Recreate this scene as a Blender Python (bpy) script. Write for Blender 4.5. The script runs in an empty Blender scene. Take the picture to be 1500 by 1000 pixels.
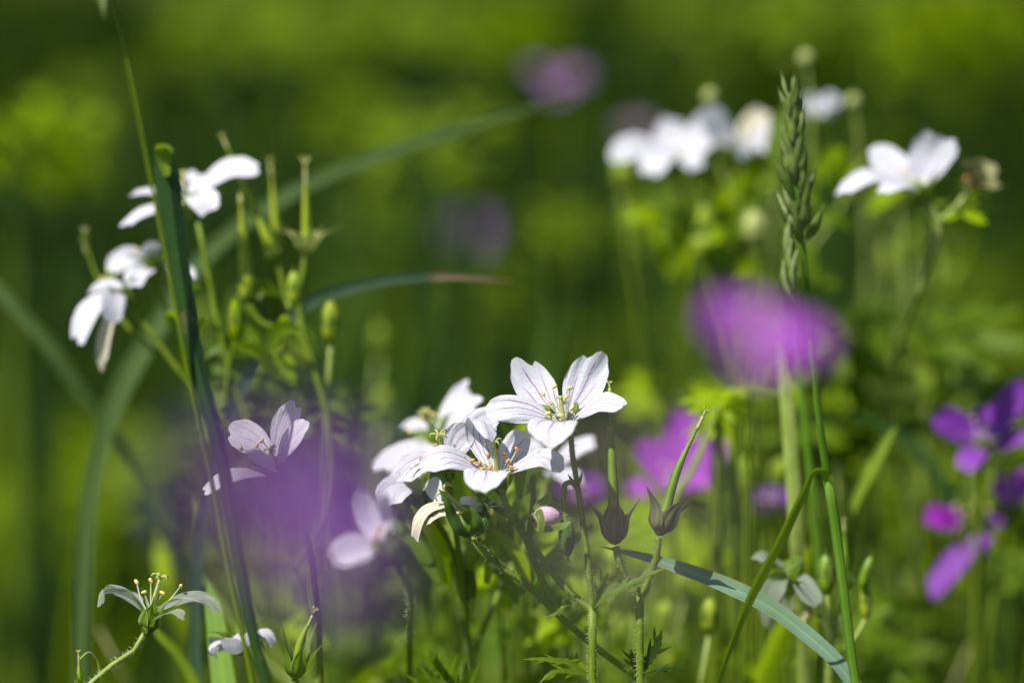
import bpy, math, random
import numpy as np
from mathutils import Vector

# ------------------------------------------------------------------ camera, sky, sun, exposure
sc = bpy.context.scene
COL = sc.collection
LENS, SENSOR, FOCUS, FSTOP = 105.0, 36.0, 0.65, 4.0
CAM_H, PITCH = 0.52, math.radians(9.0)
SUN_DIR = Vector((-0.42, -0.34, 0.84)).normalized()          # towards the sun

cam_data = bpy.data.cameras.new("camera")
cam = bpy.data.objects.new("camera", cam_data); COL.objects.link(cam)
cam.location = (0, 0, CAM_H); cam.rotation_euler = (math.pi / 2 - PITCH, 0, 0)
cam_data.lens = LENS; cam_data.sensor_width = SENSOR
cam_data.clip_start = 0.01; cam_data.clip_end = 2000
cam_data.dof.use_dof = True; cam_data.dof.focus_distance = FOCUS
cam_data.dof.aperture_fstop = FSTOP
sc.camera = cam

world = bpy.data.worlds.new("World"); sc.world = world; world.use_nodes = True
wn = world.node_tree; bg = wn.nodes["Background"]
sky = wn.nodes.new("ShaderNodeTexSky"); sky.sky_type = 'NISHITA'; sky.sun_disc = False
elev = math.asin(SUN_DIR.z); azim = math.atan2(SUN_DIR.x, SUN_DIR.y)
sky.sun_elevation = elev; sky.sun_rotation = azim
wn.links.new(sky.outputs[0], bg.inputs[0]); bg.inputs[1].default_value = 0.065

sun_data = bpy.data.lights.new("sun", 'SUN'); sun_data.energy = 5.0
sun_data.angle = math.radians(0.5); sun_data.color = (1.0, 0.96, 0.90)
sun = bpy.data.objects.new("sun", sun_data); COL.objects.link(sun)
sun.rotation_euler = SUN_DIR.to_track_quat('Z', 'Y').to_euler()

sc.view_settings.view_transform = 'Standard'; sc.view_settings.look = 'None'
sc.view_settings.exposure = 0.48; sc.view_settings.gamma = 1.0
sc.cycles.use_denoising = True
sc.cycles.max_bounces = 8; sc.cycles.transparent_max_bounces = 8
sc.cycles.sample_clamp_indirect = 4.0

# ------------------------------------------------------------------ geometry helpers
K = SENSOR / LENS / 1500.0
FWD = np.array((0, math.cos(PITCH), -math.sin(PITCH)))
UPV = np.array((0, math.sin(PITCH), math.cos(PITCH)))
RGT = np.array((1.0, 0, 0)); EYE = np.array((0, 0, CAM_H))

def D(px, py, d):                       # point at depth d (metres)
    return EYE + FWD * d + RGT * ((px - 750) * K * d) + UPV * ((500 - py) * K * d)
def P(px, py, mm=0.0):                  # point near the plane of focus, mm behind it
    return D(px, py, FOCUS + mm * 0.001)
def G(px, py, z=0.0):                   # point of a sight line at height z above the ground
    r = FWD + RGT * ((px - 750) * K) + UPV * ((500 - py) * K)
    t = (z - CAM_H) / r[2]
    return EYE + r * t, t
def PX(n, d=FOCUS): return n * K * d    # length of n picture pixels at depth d

def nrm(v): return v / (np.linalg.norm(v) + 1e-12)

def catmull(pts, n):
    pts = [np.asarray(p, float) for p in pts]
    if len(pts) == 2:
        return np.array([pts[0] + (pts[1] - pts[0]) * i / (n - 1) for i in range(n)])
    d = [max(1e-9, np.linalg.norm(pts[i + 1] - pts[i])) for i in range(len(pts) - 1)]
    v = [(pts[i + 1] - pts[i]) / d[i] for i in range(len(d))]
    m = [v[0]] + [(v[i - 1] * d[i] + v[i] * d[i - 1]) / (d[i] + d[i - 1]) for i in range(1, len(d))] + [v[-1]]
    dense = []
    for i in range(len(d)):
        for k in range(16):
            t = k / 16.0; t2, t3 = t * t, t ** 3
            dense.append((2 * t3 - 3 * t2 + 1) * pts[i] + (t3 - 2 * t2 + t) * d[i] * m[i] + (3 * t2 - 2 * t3) * pts[i + 1] + (t3 - t2) * d[i] * m[i + 1])
    dense.append(pts[-1]); dense = np.array(dense)
    s = np.concatenate([[0], np.cumsum(np.linalg.norm(np.diff(dense, axis=0), axis=1))])
    tt = np.linspace(0, s[-1], n)
    return np.stack([np.interp(tt, s, dense[:, k]) for k in range(3)], 1)

def knots(pts, n):                      # where n given values sit along a path: at its points if there is one per point
    if n != len(pts): return np.linspace(0, 1, n)
    s_ = np.concatenate([[0], np.cumsum([np.linalg.norm(np.asarray(pts[i + 1], float) - np.asarray(pts[i], float)) for i in range(len(pts) - 1)])])
    return s_ / s_[-1]

def frames(Pn, N0):
    T = np.gradient(Pn, axis=0); T /= (np.linalg.norm(T, axis=1)[:, None] + 1e-12)
    N = np.zeros_like(T); n = np.asarray(N0, float)
    for i in range(len(T)):
        n = n - T[i] * np.dot(n, T[i])
        if np.linalg.norm(n) < 1e-5: n = np.cross(T[i], (0.3, 0.5, 0.8))
        n = nrm(n); N[i] = n
    return T, N, np.cross(N, T)

class MB:
    def __init__(s): s.v, s.f, s.uv, s.mi, s.n = [], [], [], [], 0
    def add(s, v, f, uv=None, mi=0):
        v = np.asarray(v, float); b = s.n
        s.v.append(v); s.n += len(v)
        for k, q in enumerate(f):
            s.f.append([i + b for i in q]); s.mi.append(mi)
            s.uv.extend([uv[i] for i in q] if uv is not None else [(0, 0)] * len(q))
        return s
    def tube(s, pts, radii, n=8, seg=None, mi=0, flat=1.0):
        seg = seg or max(6, 5 * len(pts)); C = catmull(pts, seg)
        rr = np.interp(np.linspace(0, 1, seg), knots(pts, len(radii)), radii)
        T, N, S = frames(C, (0.1, -1, 0.2))
        v, uv, f = [], [], []
        for i in range(seg):
            for j in range(n):
                a = 2 * math.pi * j / n
                v.append(C[i] + rr[i] * (N[i] * math.cos(a) * flat + S[i] * math.sin(a))); uv.append((j / n, i / (seg - 1)))
        for i in range(seg - 1):
            for j in range(n):
                f.append((i * n + j, i * n + (j + 1) % n, (i + 1) * n + (j + 1) % n, (i + 1) * n + j))
        v.append(C[0]); uv.append((.5, 0)); v.append(C[-1]); uv.append((.5, 1)); a, b = len(v) - 2, len(v) - 1
        for j in range(n):
            f.append((a, (j + 1) % n, j)); f.append((b, (seg - 1) * n + j, (seg - 1) * n + (j + 1) % n))
        return s.add(v, f, uv, mi)
    def petal(s, pts, W, N, r=.42, notch=.10, cup=.12, ruffle=.05, pleat=.015, nu=15, nv=16, seed=0, twist=0.0, base=.13, pw=1.15, skew=0.0):
        rg = random.Random(seed); ph = [rg.uniform(0, 6.28) for _ in range(6)]; lob = rg.uniform(-.25, .25)
        C = catmull(pts, 40); T, Nn, S = frames(C, N)
        L = np.sum(np.linalg.norm(np.diff(C, axis=0), axis=1))
        v, uv, f = [], [], []
        for j in range(nv):
            vv = (j / (nv - 1)) ** .9
            for i in range(nu):
                u = -1 + 2 * i / (nu - 1); th = u * math.pi / 2
                tm = 1 - r * (1 - math.cos(th)) * (1 + skew * u) - notch * math.exp(-((u - lob) / .20) ** 2) + .018 * math.sin(5 * th + ph[0]) + .012 * math.sin(11 * th + ph[1])
                tm = min(tm, 1.0) if notch > 0 else tm
                t = max(0, min(1, vv * tm)); k = t * 39; a = int(k); b = min(a + 1, 39); w = k - a
                c = C[a] * (1 - w) + C[b] * w; n_ = nrm(Nn[a] * (1 - w) + Nn[b] * w); s_ = nrm(S[a] * (1 - w) + S[b] * w)
                if twist:
                    ca, sa = math.cos(twist * t), math.sin(twist * t); s_, n_ = s_ * ca + n_ * sa, n_ * ca - s_ * sa
                g = base + (1 - base) * math.sin(math.pi / 2 * vv ** pw)
                x = W * g * math.sin(th)
                z = cup * W * (math.sin(th) ** 2) * (0.6 + .6 * vv) + pleat * W * math.cos(6 * th) * min(1, vv * 2)
                z += ruffle * W * vv ** 2.5 * (math.sin(4.0 * th + ph[2]) + .7 * math.sin(7 * th + ph[3] + 3 * vv)) + .4 * ruffle * W * math.sin(6 * vv + ph[4]) * vv
                v.append(c + s_ * x + n_ * z); uv.append((.5 + .5 * math.sin(th) if False else .5 + .5 * u, vv))
        for j in range(nv - 1):
            for i in range(nu - 1):
                f.append((j * nu + i, j * nu + i + 1, (j + 1) * nu + i + 1, (j + 1) * nu + i))
        return s.add(v, f, uv)
    def blade(s, pts, widths, N, fold=.15, nu=5, seg=None, twist=0.0, wav=0.0, teeth=0.0, seed=0):
        rg = random.Random(seed); ph = rg.uniform(0, 6)
        seg = seg or max(10, 7 * len(pts)); C = catmull(pts, seg); T, Nn, S = frames(C, N)
        ww = np.interp(np.linspace(0, 1, seg), knots(pts, len(widths)), widths)
        v, uv, f = [], [], []
        for j in range(seg):
            t = j / (seg - 1); ca, sa = math.cos(twist * t), math.sin(twist * t)
            s_, n_ = S[j] * ca + Nn[j] * sa, Nn[j] * ca - S[j] * sa
            tw = 1 + teeth * ((j % 3) / 2.0 - .5)
            for i in range(nu):
                u = -1 + 2 * i / (nu - 1)
                v.append(C[j] + s_ * (u * ww[j] * (tw if abs(u) > .9 else 1)) + n_ * (fold * abs(u) * ww[j] + wav * ww[j] * math.sin(9 * t + ph + u))); uv.append((.5 + .5 * u, t))
        for j in range(seg - 1):
            for i in range(nu - 1):
                f.append((j * nu + i, j * nu + i + 1, (j + 1) * nu + i + 1, (j + 1) * nu + i))
        return s.add(v, f, uv)
    def hairs(s, pts, r, count, length, seed=0, tmin=0.0, tmax=1.0, tilt=.15):
        rg = random.Random(seed); C = catmull(pts, 60); T, N, S = frames(C, (0.1, -1, .2))
        for _ in range(count):
            k = rg.uniform(tmin, tmax) * 58.99; a = int(k); w = k - a
            c = C[a] * (1 - w) + C[a + 1] * w; ang = rg.uniform(0, 6.283)
            d = N[a] * math.cos(ang) + S[a] * math.sin(ang); L = length * rg.uniform(.5, 1.15)
            rr = r if not callable(r) else r(k / 59)
            e = nrm(d + T[a] * rg.uniform(-.5, .5) + np.array((0, 0, -tilt)))
            o = c + d * rr * .9; side = nrm(np.cross(e, (.2, -.9, .3))) * 5e-5; s2 = nrm(np.cross(e, side)) * 5e-5
            s.add([o + side, o - side * .5 + s2 * .86, o - side * .5 - s2 * .86, o + e * L], [(0, 1, 3), (1, 2, 3), (2, 0, 3)])
        return s
    def palm(s, c, axis, fwd, R, lobes=5, spread=2.5, cup=.25, nu=56, nv=6, seed=0):
        rg = random.Random(seed); n = nrm(np.asarray(axis, float)); f_ = np.asarray(fwd, float); f_ = nrm(f_ - n * np.dot(f_, n)); sd = np.cross(n, f_)
        v, uv, f = [np.asarray(c, float)], [(.5, 0)], []
        ph = rg.uniform(0, 6)
        for j in range(1, nv + 1):
            q = j / nv
            for i in range(nu + 1):
                a = (-1 + 2 * i / nu); th = a * spread
                lob = abs(math.cos(math.pi * lobes * (a + 1) / 2 - math.pi / 2))
                rad = R * (.30 + .70 * lob ** 1.1) * (1 - .14 * (i % 3 == 1)) * (1 - .25 * a * a)
                v.append(np.asarray(c) + (f_ * math.cos(th) + sd * math.sin(th)) * rad * q + n * R * (cup * q * q * (1 if lobes % 2 else -1) * -.6 + .05 * math.sin(4 * th + ph) * q + .10 * (1 - lob) * q)); uv.append((lob, q))
        for i in range(nu): f.append((0, 1 + i, 2 + i))
        for j in range(nv - 1):
            for i in range(nu):
                a = 1 + j * (nu + 1) + i; b = a + nu + 1
                f.append((a, b, b + 1, a + 1))
        return s.add(v, f, uv)
    def build(s, name, mats, parent=None, kind=None, label=None):
        if not isinstance(mats, (list, tuple)): mats = [mats]
        V = np.concatenate(s.v) if s.v else np.zeros((0, 3))
        o0 = ORIGIN.get(parent.name, np.zeros(3)) if parent else np.zeros(3)
        me = bpy.data.meshes.new(name); me.from_pydata((V - o0).tolist(), [], s.f)
        uvl = me.uv_layers.new(name="UVMap"); uvl.data.foreach_set("uv", np.array(s.uv, float).ravel())
        for m in mats: me.materials.append(m)
        me.polygons.foreach_set("material_index", s.mi); me.polygons.foreach_set("use_smooth", [True] * len(s.f)); me.update()
        o = bpy.data.objects.new(name, me); COL.objects.link(o)
        if parent: o.parent = parent; ORIGIN[o.name] = o0
        if kind: o['kind'] = kind
        if label: o['label'] = label
        return o
ORIGIN = {}

def thing(name, label, cat, loc, group=None):
    o = bpy.data.objects.new(name, None); COL.objects.link(o); o.location = tuple(loc); o.empty_display_size = .02
    o['label'] = label; o['category'] = cat
    if group: o['group'] = group
    ORIGIN[o.name] = np.array(loc, float); return o
def tag(o, label, cat, group=None, kind=None):
    o['label'] = label; o['category'] = cat
    if group: o['group'] = group
    if kind: o['kind'] = kind
    return o

# ------------------------------------------------------------------ materials
class NT:
    def __init__(s, name):
        s.m = bpy.data.materials.new(name); s.m.use_nodes = True; s.t = s.m.node_tree; s.t.nodes.clear()
        s.out = s.n('ShaderNodeOutputMaterial')
    def n(s, t, **kw):
        x = s.t.nodes.new(t)
        for k, v in kw.items(): setattr(x, k, v)
        return x
    def l(s, a, b): s.t.links.new(a, b)
    def val(s, sock, v):
        if hasattr(v, 'is_linked') or hasattr(v, 'links'): s.l(v, sock)
        else: sock.default_value = v
    def math(s, op, a, b=None, c=None, clamp=False):
        x = s.n('ShaderNodeMath', operation=op, use_clamp=clamp)
        for i, q in enumerate((a, b, c)):
            if q is not None: s.val(x.inputs[i], q)
        return x.outputs[0]
    def mix(s, f, a, b):
        x = s.n('ShaderNodeMix', data_type='RGBA'); s.val(x.inputs[0], f)
        for i, q in ((6, a), (7, b)):
            if isinstance(q, tuple): x.inputs[i].default_value = (*q[:3], 1)
            else: s.l(q, x.inputs[i])
        return x.outputs[2]
    def noise(s, scale, detail=2.0, vec=None, rough=.5):
        x = s.n('ShaderNodeTexNoise'); x.inputs['Scale'].default_value = scale; x.inputs['Detail'].default_value = detail; x.inputs['Roughness'].default_value = rough
        if vec is not None: s.l(vec, x.inputs['Vector'])
        return x.outputs['Fac']
    def step(s, v, a, b, lo=0.0, hi=1.0):
        x = s.n('ShaderNodeMapRange', interpolation_type='SMOOTHSTEP'); s.val(x.inputs[0], v)
        for i, q in ((1, a), (2, b), (3, lo), (4, hi)): s.val(x.inputs[i], q)
        return x.outputs[0]
    def uv(s):
        x = s.n('ShaderNodeUVMap'); y = s.n('ShaderNodeSeparateXYZ'); s.l(x.outputs[0], y.inputs[0]); return y.outputs[0], y.outputs[1]
    def obj(s):
        return s.n('ShaderNodeTexCoord').outputs['Object']
    def rnd(s): return s.n('ShaderNodeObjectInfo').outputs['Random']
    def finish(s, col, trans=.3, tcol=None, rough=.5, spec=.3, bump=None, bstr=.1, bdist=.0003):
        p = s.n('ShaderNodeBsdfPrincipled'); p.inputs['Roughness'].default_value = rough; p.inputs['Specular IOR Level'].default_value = spec
        s.val(p.inputs['Base Color'], (*col, 1) if isinstance(col, tuple) else col)
        if bump is not None:
            b = s.n('ShaderNodeBump'); b.inputs['Strength'].default_value = bstr; b.inputs['Distance'].default_value = bdist
            s.l(bump, b.inputs['Height']); s.l(b.outputs[0], p.inputs['Normal'])
        if trans > 0:
            t = s.n('ShaderNodeBsdfTranslucent'); q = tcol if tcol is not None else col
            s.val(t.inputs[0], (*q, 1) if isinstance(q, tuple) else q)
            if bump is not None: s.l(b.outputs[0], t.inputs['Normal'])
            m = s.n('ShaderNodeMixShader'); m.inputs[0].default_value = trans
            s.l(p.outputs[0], m.inputs[1]); s.l(t.outputs[0], m.inputs[2]); s.l(m.outputs[0], s.out.inputs[0])
        else: s.l(p.outputs[0], s.out.inputs[0])
        return s.m

def petal_mat(name, base, vein, vs=.85, throat=(.62, .72, .38), trans=.26, reach=1.02):
    k = NT(name); u, v = k.uv(); ob = k.obj()
    n1 = k.noise(420, 3, ob); n2 = k.noise(2600, 3, ob); n3 = k.noise(150, 2, ob)
    uu = k.math('MULTIPLY_ADD', k.math('SUBTRACT', n3, .5), .16, k.math('MULTIPLY_ADD', k.math('SUBTRACT', n1, .5), .06, u))
    # five main veins, each ending at its own height; thinner side veins between
    ph = k.math('FRACT', k.math('MULTIPLY', uu, 5.0))
    d = k.math('ABSOLUTE', k.math('SUBTRACT', ph, .5))
    wid = k.math('DIVIDE', k.math('MULTIPLY_ADD', k.noise(900, 2, ob), .022, .011), k.math('MULTIPLY_ADD', v, .85, .16))
    line = k.step(d, wid, k.math('MULTIPLY', wid, 2.3), 1.0, 0.0)
    cen = k.math('SUBTRACT', 1.0, k.math('MULTIPLY', k.math('ABSOLUTE', k.math('SUBTRACT', u, .5)), .55))
    top = k.math('MULTIPLY', cen, k.math('MULTIPLY_ADD', n1, .45, reach - .24))
    fade = k.step(v, k.math('SUBTRACT', top, .28), top, 1.0, 0.0)
    main = k.math('MULTIPLY', line, fade)
    ph2 = k.math('FRACT', k.math('MULTIPLY', uu, 10.0))
    d2 = k.math('ABSOLUTE', k.math('SUBTRACT', ph2, .5))
    line2 = k.math('MULTIPLY', k.step(d2, .05, .16, 1.0, 0.0), k.math('MULTIPLY', k.step(v, .35, .65), .05))
    fac = k.math('MULTIPLY', k.math('ADD', main, line2, clamp=True), vs)
    c0 = k.mix(k.step(n2, .3, .7), base, tuple(x * .93 for x in base))
    c1 = k.mix(k.step(v, .05, .38, .9, 0.0), c0, throat)
    c2 = k.mix(fac, c1, vein)
    ph3 = k.math('SINE', k.math('MULTIPLY', uu, 62.0))
    h = k.math('ADD', k.math('MULTIPLY', n2, .8), k.math('MULTIPLY', ph3, .10))
    h = k.math('ADD', h, k.math('MULTIPLY', n1, 1.2))
    return k.finish(c2, trans, c2, .5, .3, h, .55, .0003)

def sheer_shaded(name, base):
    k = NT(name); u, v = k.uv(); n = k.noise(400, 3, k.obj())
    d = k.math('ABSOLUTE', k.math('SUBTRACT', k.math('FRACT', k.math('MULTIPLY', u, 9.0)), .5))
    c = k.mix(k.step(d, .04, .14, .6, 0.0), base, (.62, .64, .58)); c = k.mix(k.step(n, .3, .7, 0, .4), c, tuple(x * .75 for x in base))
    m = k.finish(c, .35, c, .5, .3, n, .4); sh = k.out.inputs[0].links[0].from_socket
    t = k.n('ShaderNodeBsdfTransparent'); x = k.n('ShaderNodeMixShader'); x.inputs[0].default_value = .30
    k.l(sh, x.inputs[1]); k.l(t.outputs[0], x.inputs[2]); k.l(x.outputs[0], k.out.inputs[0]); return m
def green_mat(name, a, b, trans=.3, tcol=None, rough=.45, scale=300, spec=.35, ribs=0, pale=None, rnd=.0, streak=0.0):
    k = NT(name); ob = k.obj(); u, v = k.uv()
    n = k.noise(scale, 3, ob); c = k.mix(k.step(n, .3, .7), a, b)
    h = n
    if rnd: c = k.mix(k.math('MULTIPLY', k.rnd(), rnd), c, (a[0] * 1.9, a[1] * 1.5, a[2]))
    if ribs:
        w = k.math('SINE', k.math('MULTIPLY', u, ribs * 6.283)); h = k.math('ADD', k.math('MULTIPLY', w, .6), n)
        c = k.mix(k.step(w, .2, 1.0, 0.0, .35), c, tuple(min(1, x * 1.7) for x in b))
    if streak:
        cb = k.n('ShaderNodeCombineXYZ'); k.l(k.math('MULTIPLY', u, 26.0), cb.inputs[0]); k.l(k.math('MULTIPLY', v, 5.0), cb.inputs[1])
        f = k.noise(1.0, 4, cb.outputs[0], .7); c = k.mix(k.step(f, .35, .7, 0, streak), c, tuple(min(1, x * 2.0 + .01) for x in b))
        sp = k.noise(130, 3, ob); c = k.mix(k.step(sp, .64, .72, 0, streak * .7), c, (.20, .17, .06))
        e = k.math('ABSOLUTE', k.math('SUBTRACT', u, .5)); c = k.mix(k.step(e, .015, .05, streak * .8, 0.0), c, tuple(min(1, x * 2.4 + .02) for x in b))
        h = k.math('ADD', h, f)
    if pale:
        e = k.math('ABSOLUTE', k.math('SUBTRACT', u, .5)); c = k.mix(k.step(e, .38, .5, 0.0, .8), c, pale)
    return k.finish(c, trans, tcol or c, rough, spec, h, .3, .0003)

M = {}
M['white'] = petal_mat('white_petal', (.67, .67, .74), (.25, .055, .37), .95)
M['white2'] = petal_mat('white_petal_pale_vein', (.66, .66, .73), (.40, .16, .55), .5, reach=.8)
M['pink'] = petal_mat('lilac_white_petal', (.84, .80, .87), (.45, .22, .58), .6)
M['sheer_shaded'] = sheer_shaded('sheer_shaded_petal', (.36, .41, .33))  # thin white petals; their shade is put into the grey-green base
M['wilt_green'] = petal_mat('withered_green_petal', (.24, .25, .10), (.25, .15, .06), .3)
M['dusk'] = petal_mat('dusky_purple_petal', (.30, .11, .40), (.15, .03, .2), .4, throat=(.3, .2, .3))
M['wilt'] = petal_mat('wilted_petal', (.66, .62, .48), (.45, .30, .20), .3)
M['purple'] = petal_mat('purple_petal', (.48, .10, .64), (.22, .01, .36), .7, throat=(.74, .55, .80), trans=.46)
M['violet'] = petal_mat('violet_petal', (.26, .055, .46), (.15, .01, .35), .5, throat=(.62, .40, .70), trans=.4)
M['magenta'] = petal_mat('magenta_petal', (.32, .025, .42), (.20, .01, .30), .5, throat=(.6, .35, .6), trans=.4)
M['shaded_violet'] = petal_mat('shaded_violet_petal', (.150, .020, .28), (.08, .008, .16), .5, throat=(.4, .25, .5), trans=.35)  # purple petal darkened, the near flower's shade is in the colour
M['budpink'] = petal_mat('pink_bud_petal', (.74, .52, .72), (.45, .12, .5), .6, throat=(.45, .5, .25))
M['mauve'] = petal_mat('greyish_mauve_petal', (.22, .13, .25), (.15, .06, .2), .4, throat=(.3, .25, .3), trans=.3)  # dull greyish mauve for the very near flower and a faint far one
M['stem'] = green_mat('geranium_stem', (.17, .25, .014), (.23, .31, .025), .30, (.34, .45, .01), scale=500)
M['stem_pale'] = green_mat('pale_stem', (.26, .34, .06), (.34, .42, .10), .2)
M['stem_dark'] = green_mat('dark_stem', (.028, .075, .012), (.045, .10, .018), .1)
M['sepal'] = green_mat('sepal', (.10, .18, .008), (.14, .23, .014), .40, (.30, .45, .01), pale=(.40, .45, .20), ribs=3)
M['sepal_dark'] = green_mat('sepal_brownish', (.13, .14, .07), (.17, .18, .09), .25, pale=(.2, .22, .12), ribs=3)
M['pod'] = green_mat('seed_pod', (.05, .11, .012), (.08, .15, .02), .15, ribs=5)
M['beak'] = green_mat('seed_beak', (.10, .20, .006), (.16, .27, .010), .25, (.3, .42, .01), ribs=3)
M['beak_pale'] = green_mat('pale_seed_beak', (.26, .36, .015), (.34, .43, .03), .3, ribs=3)
M['stigma'] = green_mat('stigma', (.50, .56, .16), (.58, .60, .24), .3, ribs=0)
M['filament'] = green_mat('filament', (.66, .70, .52), (.74, .76, .66), .4)
M['anther'] = green_mat('anther_yellow', (.80, .66, .26), (.74, .56, .18), .1, rough=.8, scale=3000)
M['anther_brown'] = green_mat('anther_orange', (.62, .36, .13), (.52, .26, .08), .1, rough=.8, scale=3000)
M['hair'] = green_mat('plant_hair', (.62, .68, .45), (.70, .74, .55), .5)
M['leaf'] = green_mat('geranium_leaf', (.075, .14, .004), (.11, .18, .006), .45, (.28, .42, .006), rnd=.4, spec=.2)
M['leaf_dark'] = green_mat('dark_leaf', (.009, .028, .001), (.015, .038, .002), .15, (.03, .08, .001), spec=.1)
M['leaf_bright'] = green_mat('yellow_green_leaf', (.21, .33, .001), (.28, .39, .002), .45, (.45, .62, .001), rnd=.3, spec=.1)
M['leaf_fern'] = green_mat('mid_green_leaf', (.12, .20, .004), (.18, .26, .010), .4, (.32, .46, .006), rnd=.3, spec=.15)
M['glaucous'] = green_mat('bluish_grass', (.125, .215, .135), (.165, .265, .165), .3, (.16, .32, .10), ribs=9, spec=.45, rough=.4, streak=.5)
M['grass'] = green_mat('green_grass', (.09, .20, .010), (.13, .26, .02), .4, (.24, .46, .01), ribs=7, streak=.5)
M['glaucous_green'] = green_mat('dull_green_grass', (.090, .155, .042), (.12, .19, .058), .3, (.20, .33, .04), ribs=9, spec=.4, rough=.42, streak=.5)
M['grass_light'] = green_mat('light_green_grass', (.20, .36, .06), (.26, .42, .08), .4, (.34, .60, .06), ribs=8, streak=.3)
M['grass_shaded'] = green_mat('shaded_grass', (.009, .036, .003), (.014, .05, .004), .06, (.02, .08, .006), ribs=6, streak=.5)  # shade on the blade's underside is painted in as a dark base
M['grass_olive'] = green_mat('olive_grass', (.13, .20, .006), (.18, .26, .012), .4, (.28, .42, .01), ribs=6, streak=.5)
M['straw'] = green_mat('straw', (.34, .33, .12), (.42, .40, .18), .3)
M['spikelet'] = green_mat('grass_spikelet', (.17, .27, .04), (.25, .35, .07), .45, ribs=4, pale=(.55, .55, .36))

def drytip():
    k = NT('dry_tipped_grass'); u, v = k.uv(); n = k.noise(300, 3, k.obj())
    w = k.math('SINE', k.math('MULTIPLY', u, 50.0))
    c = k.mix(k.step(n, .3, .7), (.10, .19, .10), (.14, .23, .13)); c = k.mix(k.step(v, .957, .966), c, (.42, .30, .17))
    c = k.mix(k.step(v, .985, 1.0), c, (.30, .22, .05)); return k.finish(c, .3, c, .45, .4, w, .2)
M['drytip'] = drytip()

def ground_mat():
    k = NT('meadow_soil'); ob = k.obj(); a = k.noise(3, 4, ob); b = k.noise(60, 5, ob)
    c = k.mix(k.step(a, .35, .65), (.035, .055, .006), (.06, .075, .010)); c = k.mix(k.step(b, .45, .75, 0, .5), c, (.05, .035, .018))
    return k.finish(c, 0, None, .95, .1, b, .6, .01)
def meadow_mat():
    k = NT('meadow_blades'); ob = k.obj(); a = k.noise(3.2, 3, ob); b = k.noise(11, 2, ob); r = k.noise(90, 1, ob)
    c = k.mix(k.step(a, .38, .62), (.014, .042, .0002), (.052, .088, .0003)); c = k.mix(k.step(b, .52, .7, 0, .7), c, (.13, .18, .002))
    c = k.mix(k.step(r, .55, .8, 0, .3), c, (.20, .19, .03))
    return k.finish(c, .4, c, .9, .0)
M['ground'] = ground_mat(); M['meadow'] = meadow_mat()

# ------------------------------------------------------------------ ground and far meadow
gm = MB(); NGX, NGY = 60, 60
xs = np.sign(np.linspace(-1, 1, NGX)) * np.abs(np.linspace(-1, 1, NGX)) ** 3 * 500
ys = np.linspace(0, 1, NGY) ** 3 * 900 - 6
gv = [(x, y, 0.012 * math.sin(1.7 * x + .4) * math.cos(1.3 * y) - .02 if abs(x) < 40 else -.02) for y in ys for x in xs]
gm.add(gv, [(j * NGX + i, j * NGX + i + 1, (j + 1) * NGX + i + 1, (j + 1) * NGX + i) for j in range(NGY - 1) for i in range(NGX - 1)])
go = gm.build('ground', M['ground'], kind='structure')

def meadow(n, y0, y1, hmin, hmax, seed):
    rg = np.random.default_rng(seed)
    y = y0 + (y1 - y0) * rg.random(n) ** 1.5; x = (rg.random(n) * 2 - 1) * (.24 * y + .55)
    patch = .5 + .5 * np.sin(3.1 * x + 1.3 * np.sin(2.2 * y)) * np.cos(2.3 * y + 1.1 * x)
    h = (hmin + (hmax - hmin) * rg.random(n)) * (.55 + .6 * patch); w = (.0022 + .0035 * rg.random(n)) * (.8 + .22 * y)
    a = rg.random(n) * 6.283; lean = h * (.2 + .75 * rg.random(n)); b = rg.random(n) * 6.283
    sx, sy = np.cos(a) * w, np.sin(a) * w; lx, ly = np.cos(b) * lean, np.sin(b) * lean
    z0 = np.full(n, -.02)
    base = np.stack([x, y, z0], 1); s = np.stack([sx, sy, z0 * 0], 1)
    mid = base + np.stack([lx * .35, ly * .35, h * .65], 1); tip = base + np.stack([lx, ly, h], 1)
    V = np.stack([base - s, base + s, mid - s * .8, mid + s * .8, tip], 1).reshape(-1, 3)
    i = np.arange(n) * 5
    quads = np.stack([i, i + 1, i + 3, i + 2], 1); tris = np.stack([i + 2, i + 3, i + 4], 1)
    me = bpy.data.meshes.new('meadow_grass'); me.vertices.add(len(V)); me.vertices.foreach_set('co', V.ravel())
    me.loops.add(7 * n); me.polygons.add(2 * n)
    lv = np.concatenate([quads.ravel(), tris.ravel()]); me.loops.foreach_set('vertex_index', lv.astype(np.int32))
    ls = np.concatenate([np.arange(n) * 4, 4 * n + np.arange(n) * 3]); me.polygons.foreach_set('loop_start', ls.astype(np.int32))
    me.update(calc_edges=True); me.validate()
    me.materials.append(M['meadow'])
    o = bpy.data.objects.new('meadow_grass', me); COL.objects.link(o); o['kind'] = 'stuff'
    o['label'] = 'short green meadow grass far behind the flowers'; o['category'] = 'grass'
    return o
meadow(90000, 1.25, 14.0, .04, .14, 3)

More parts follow.
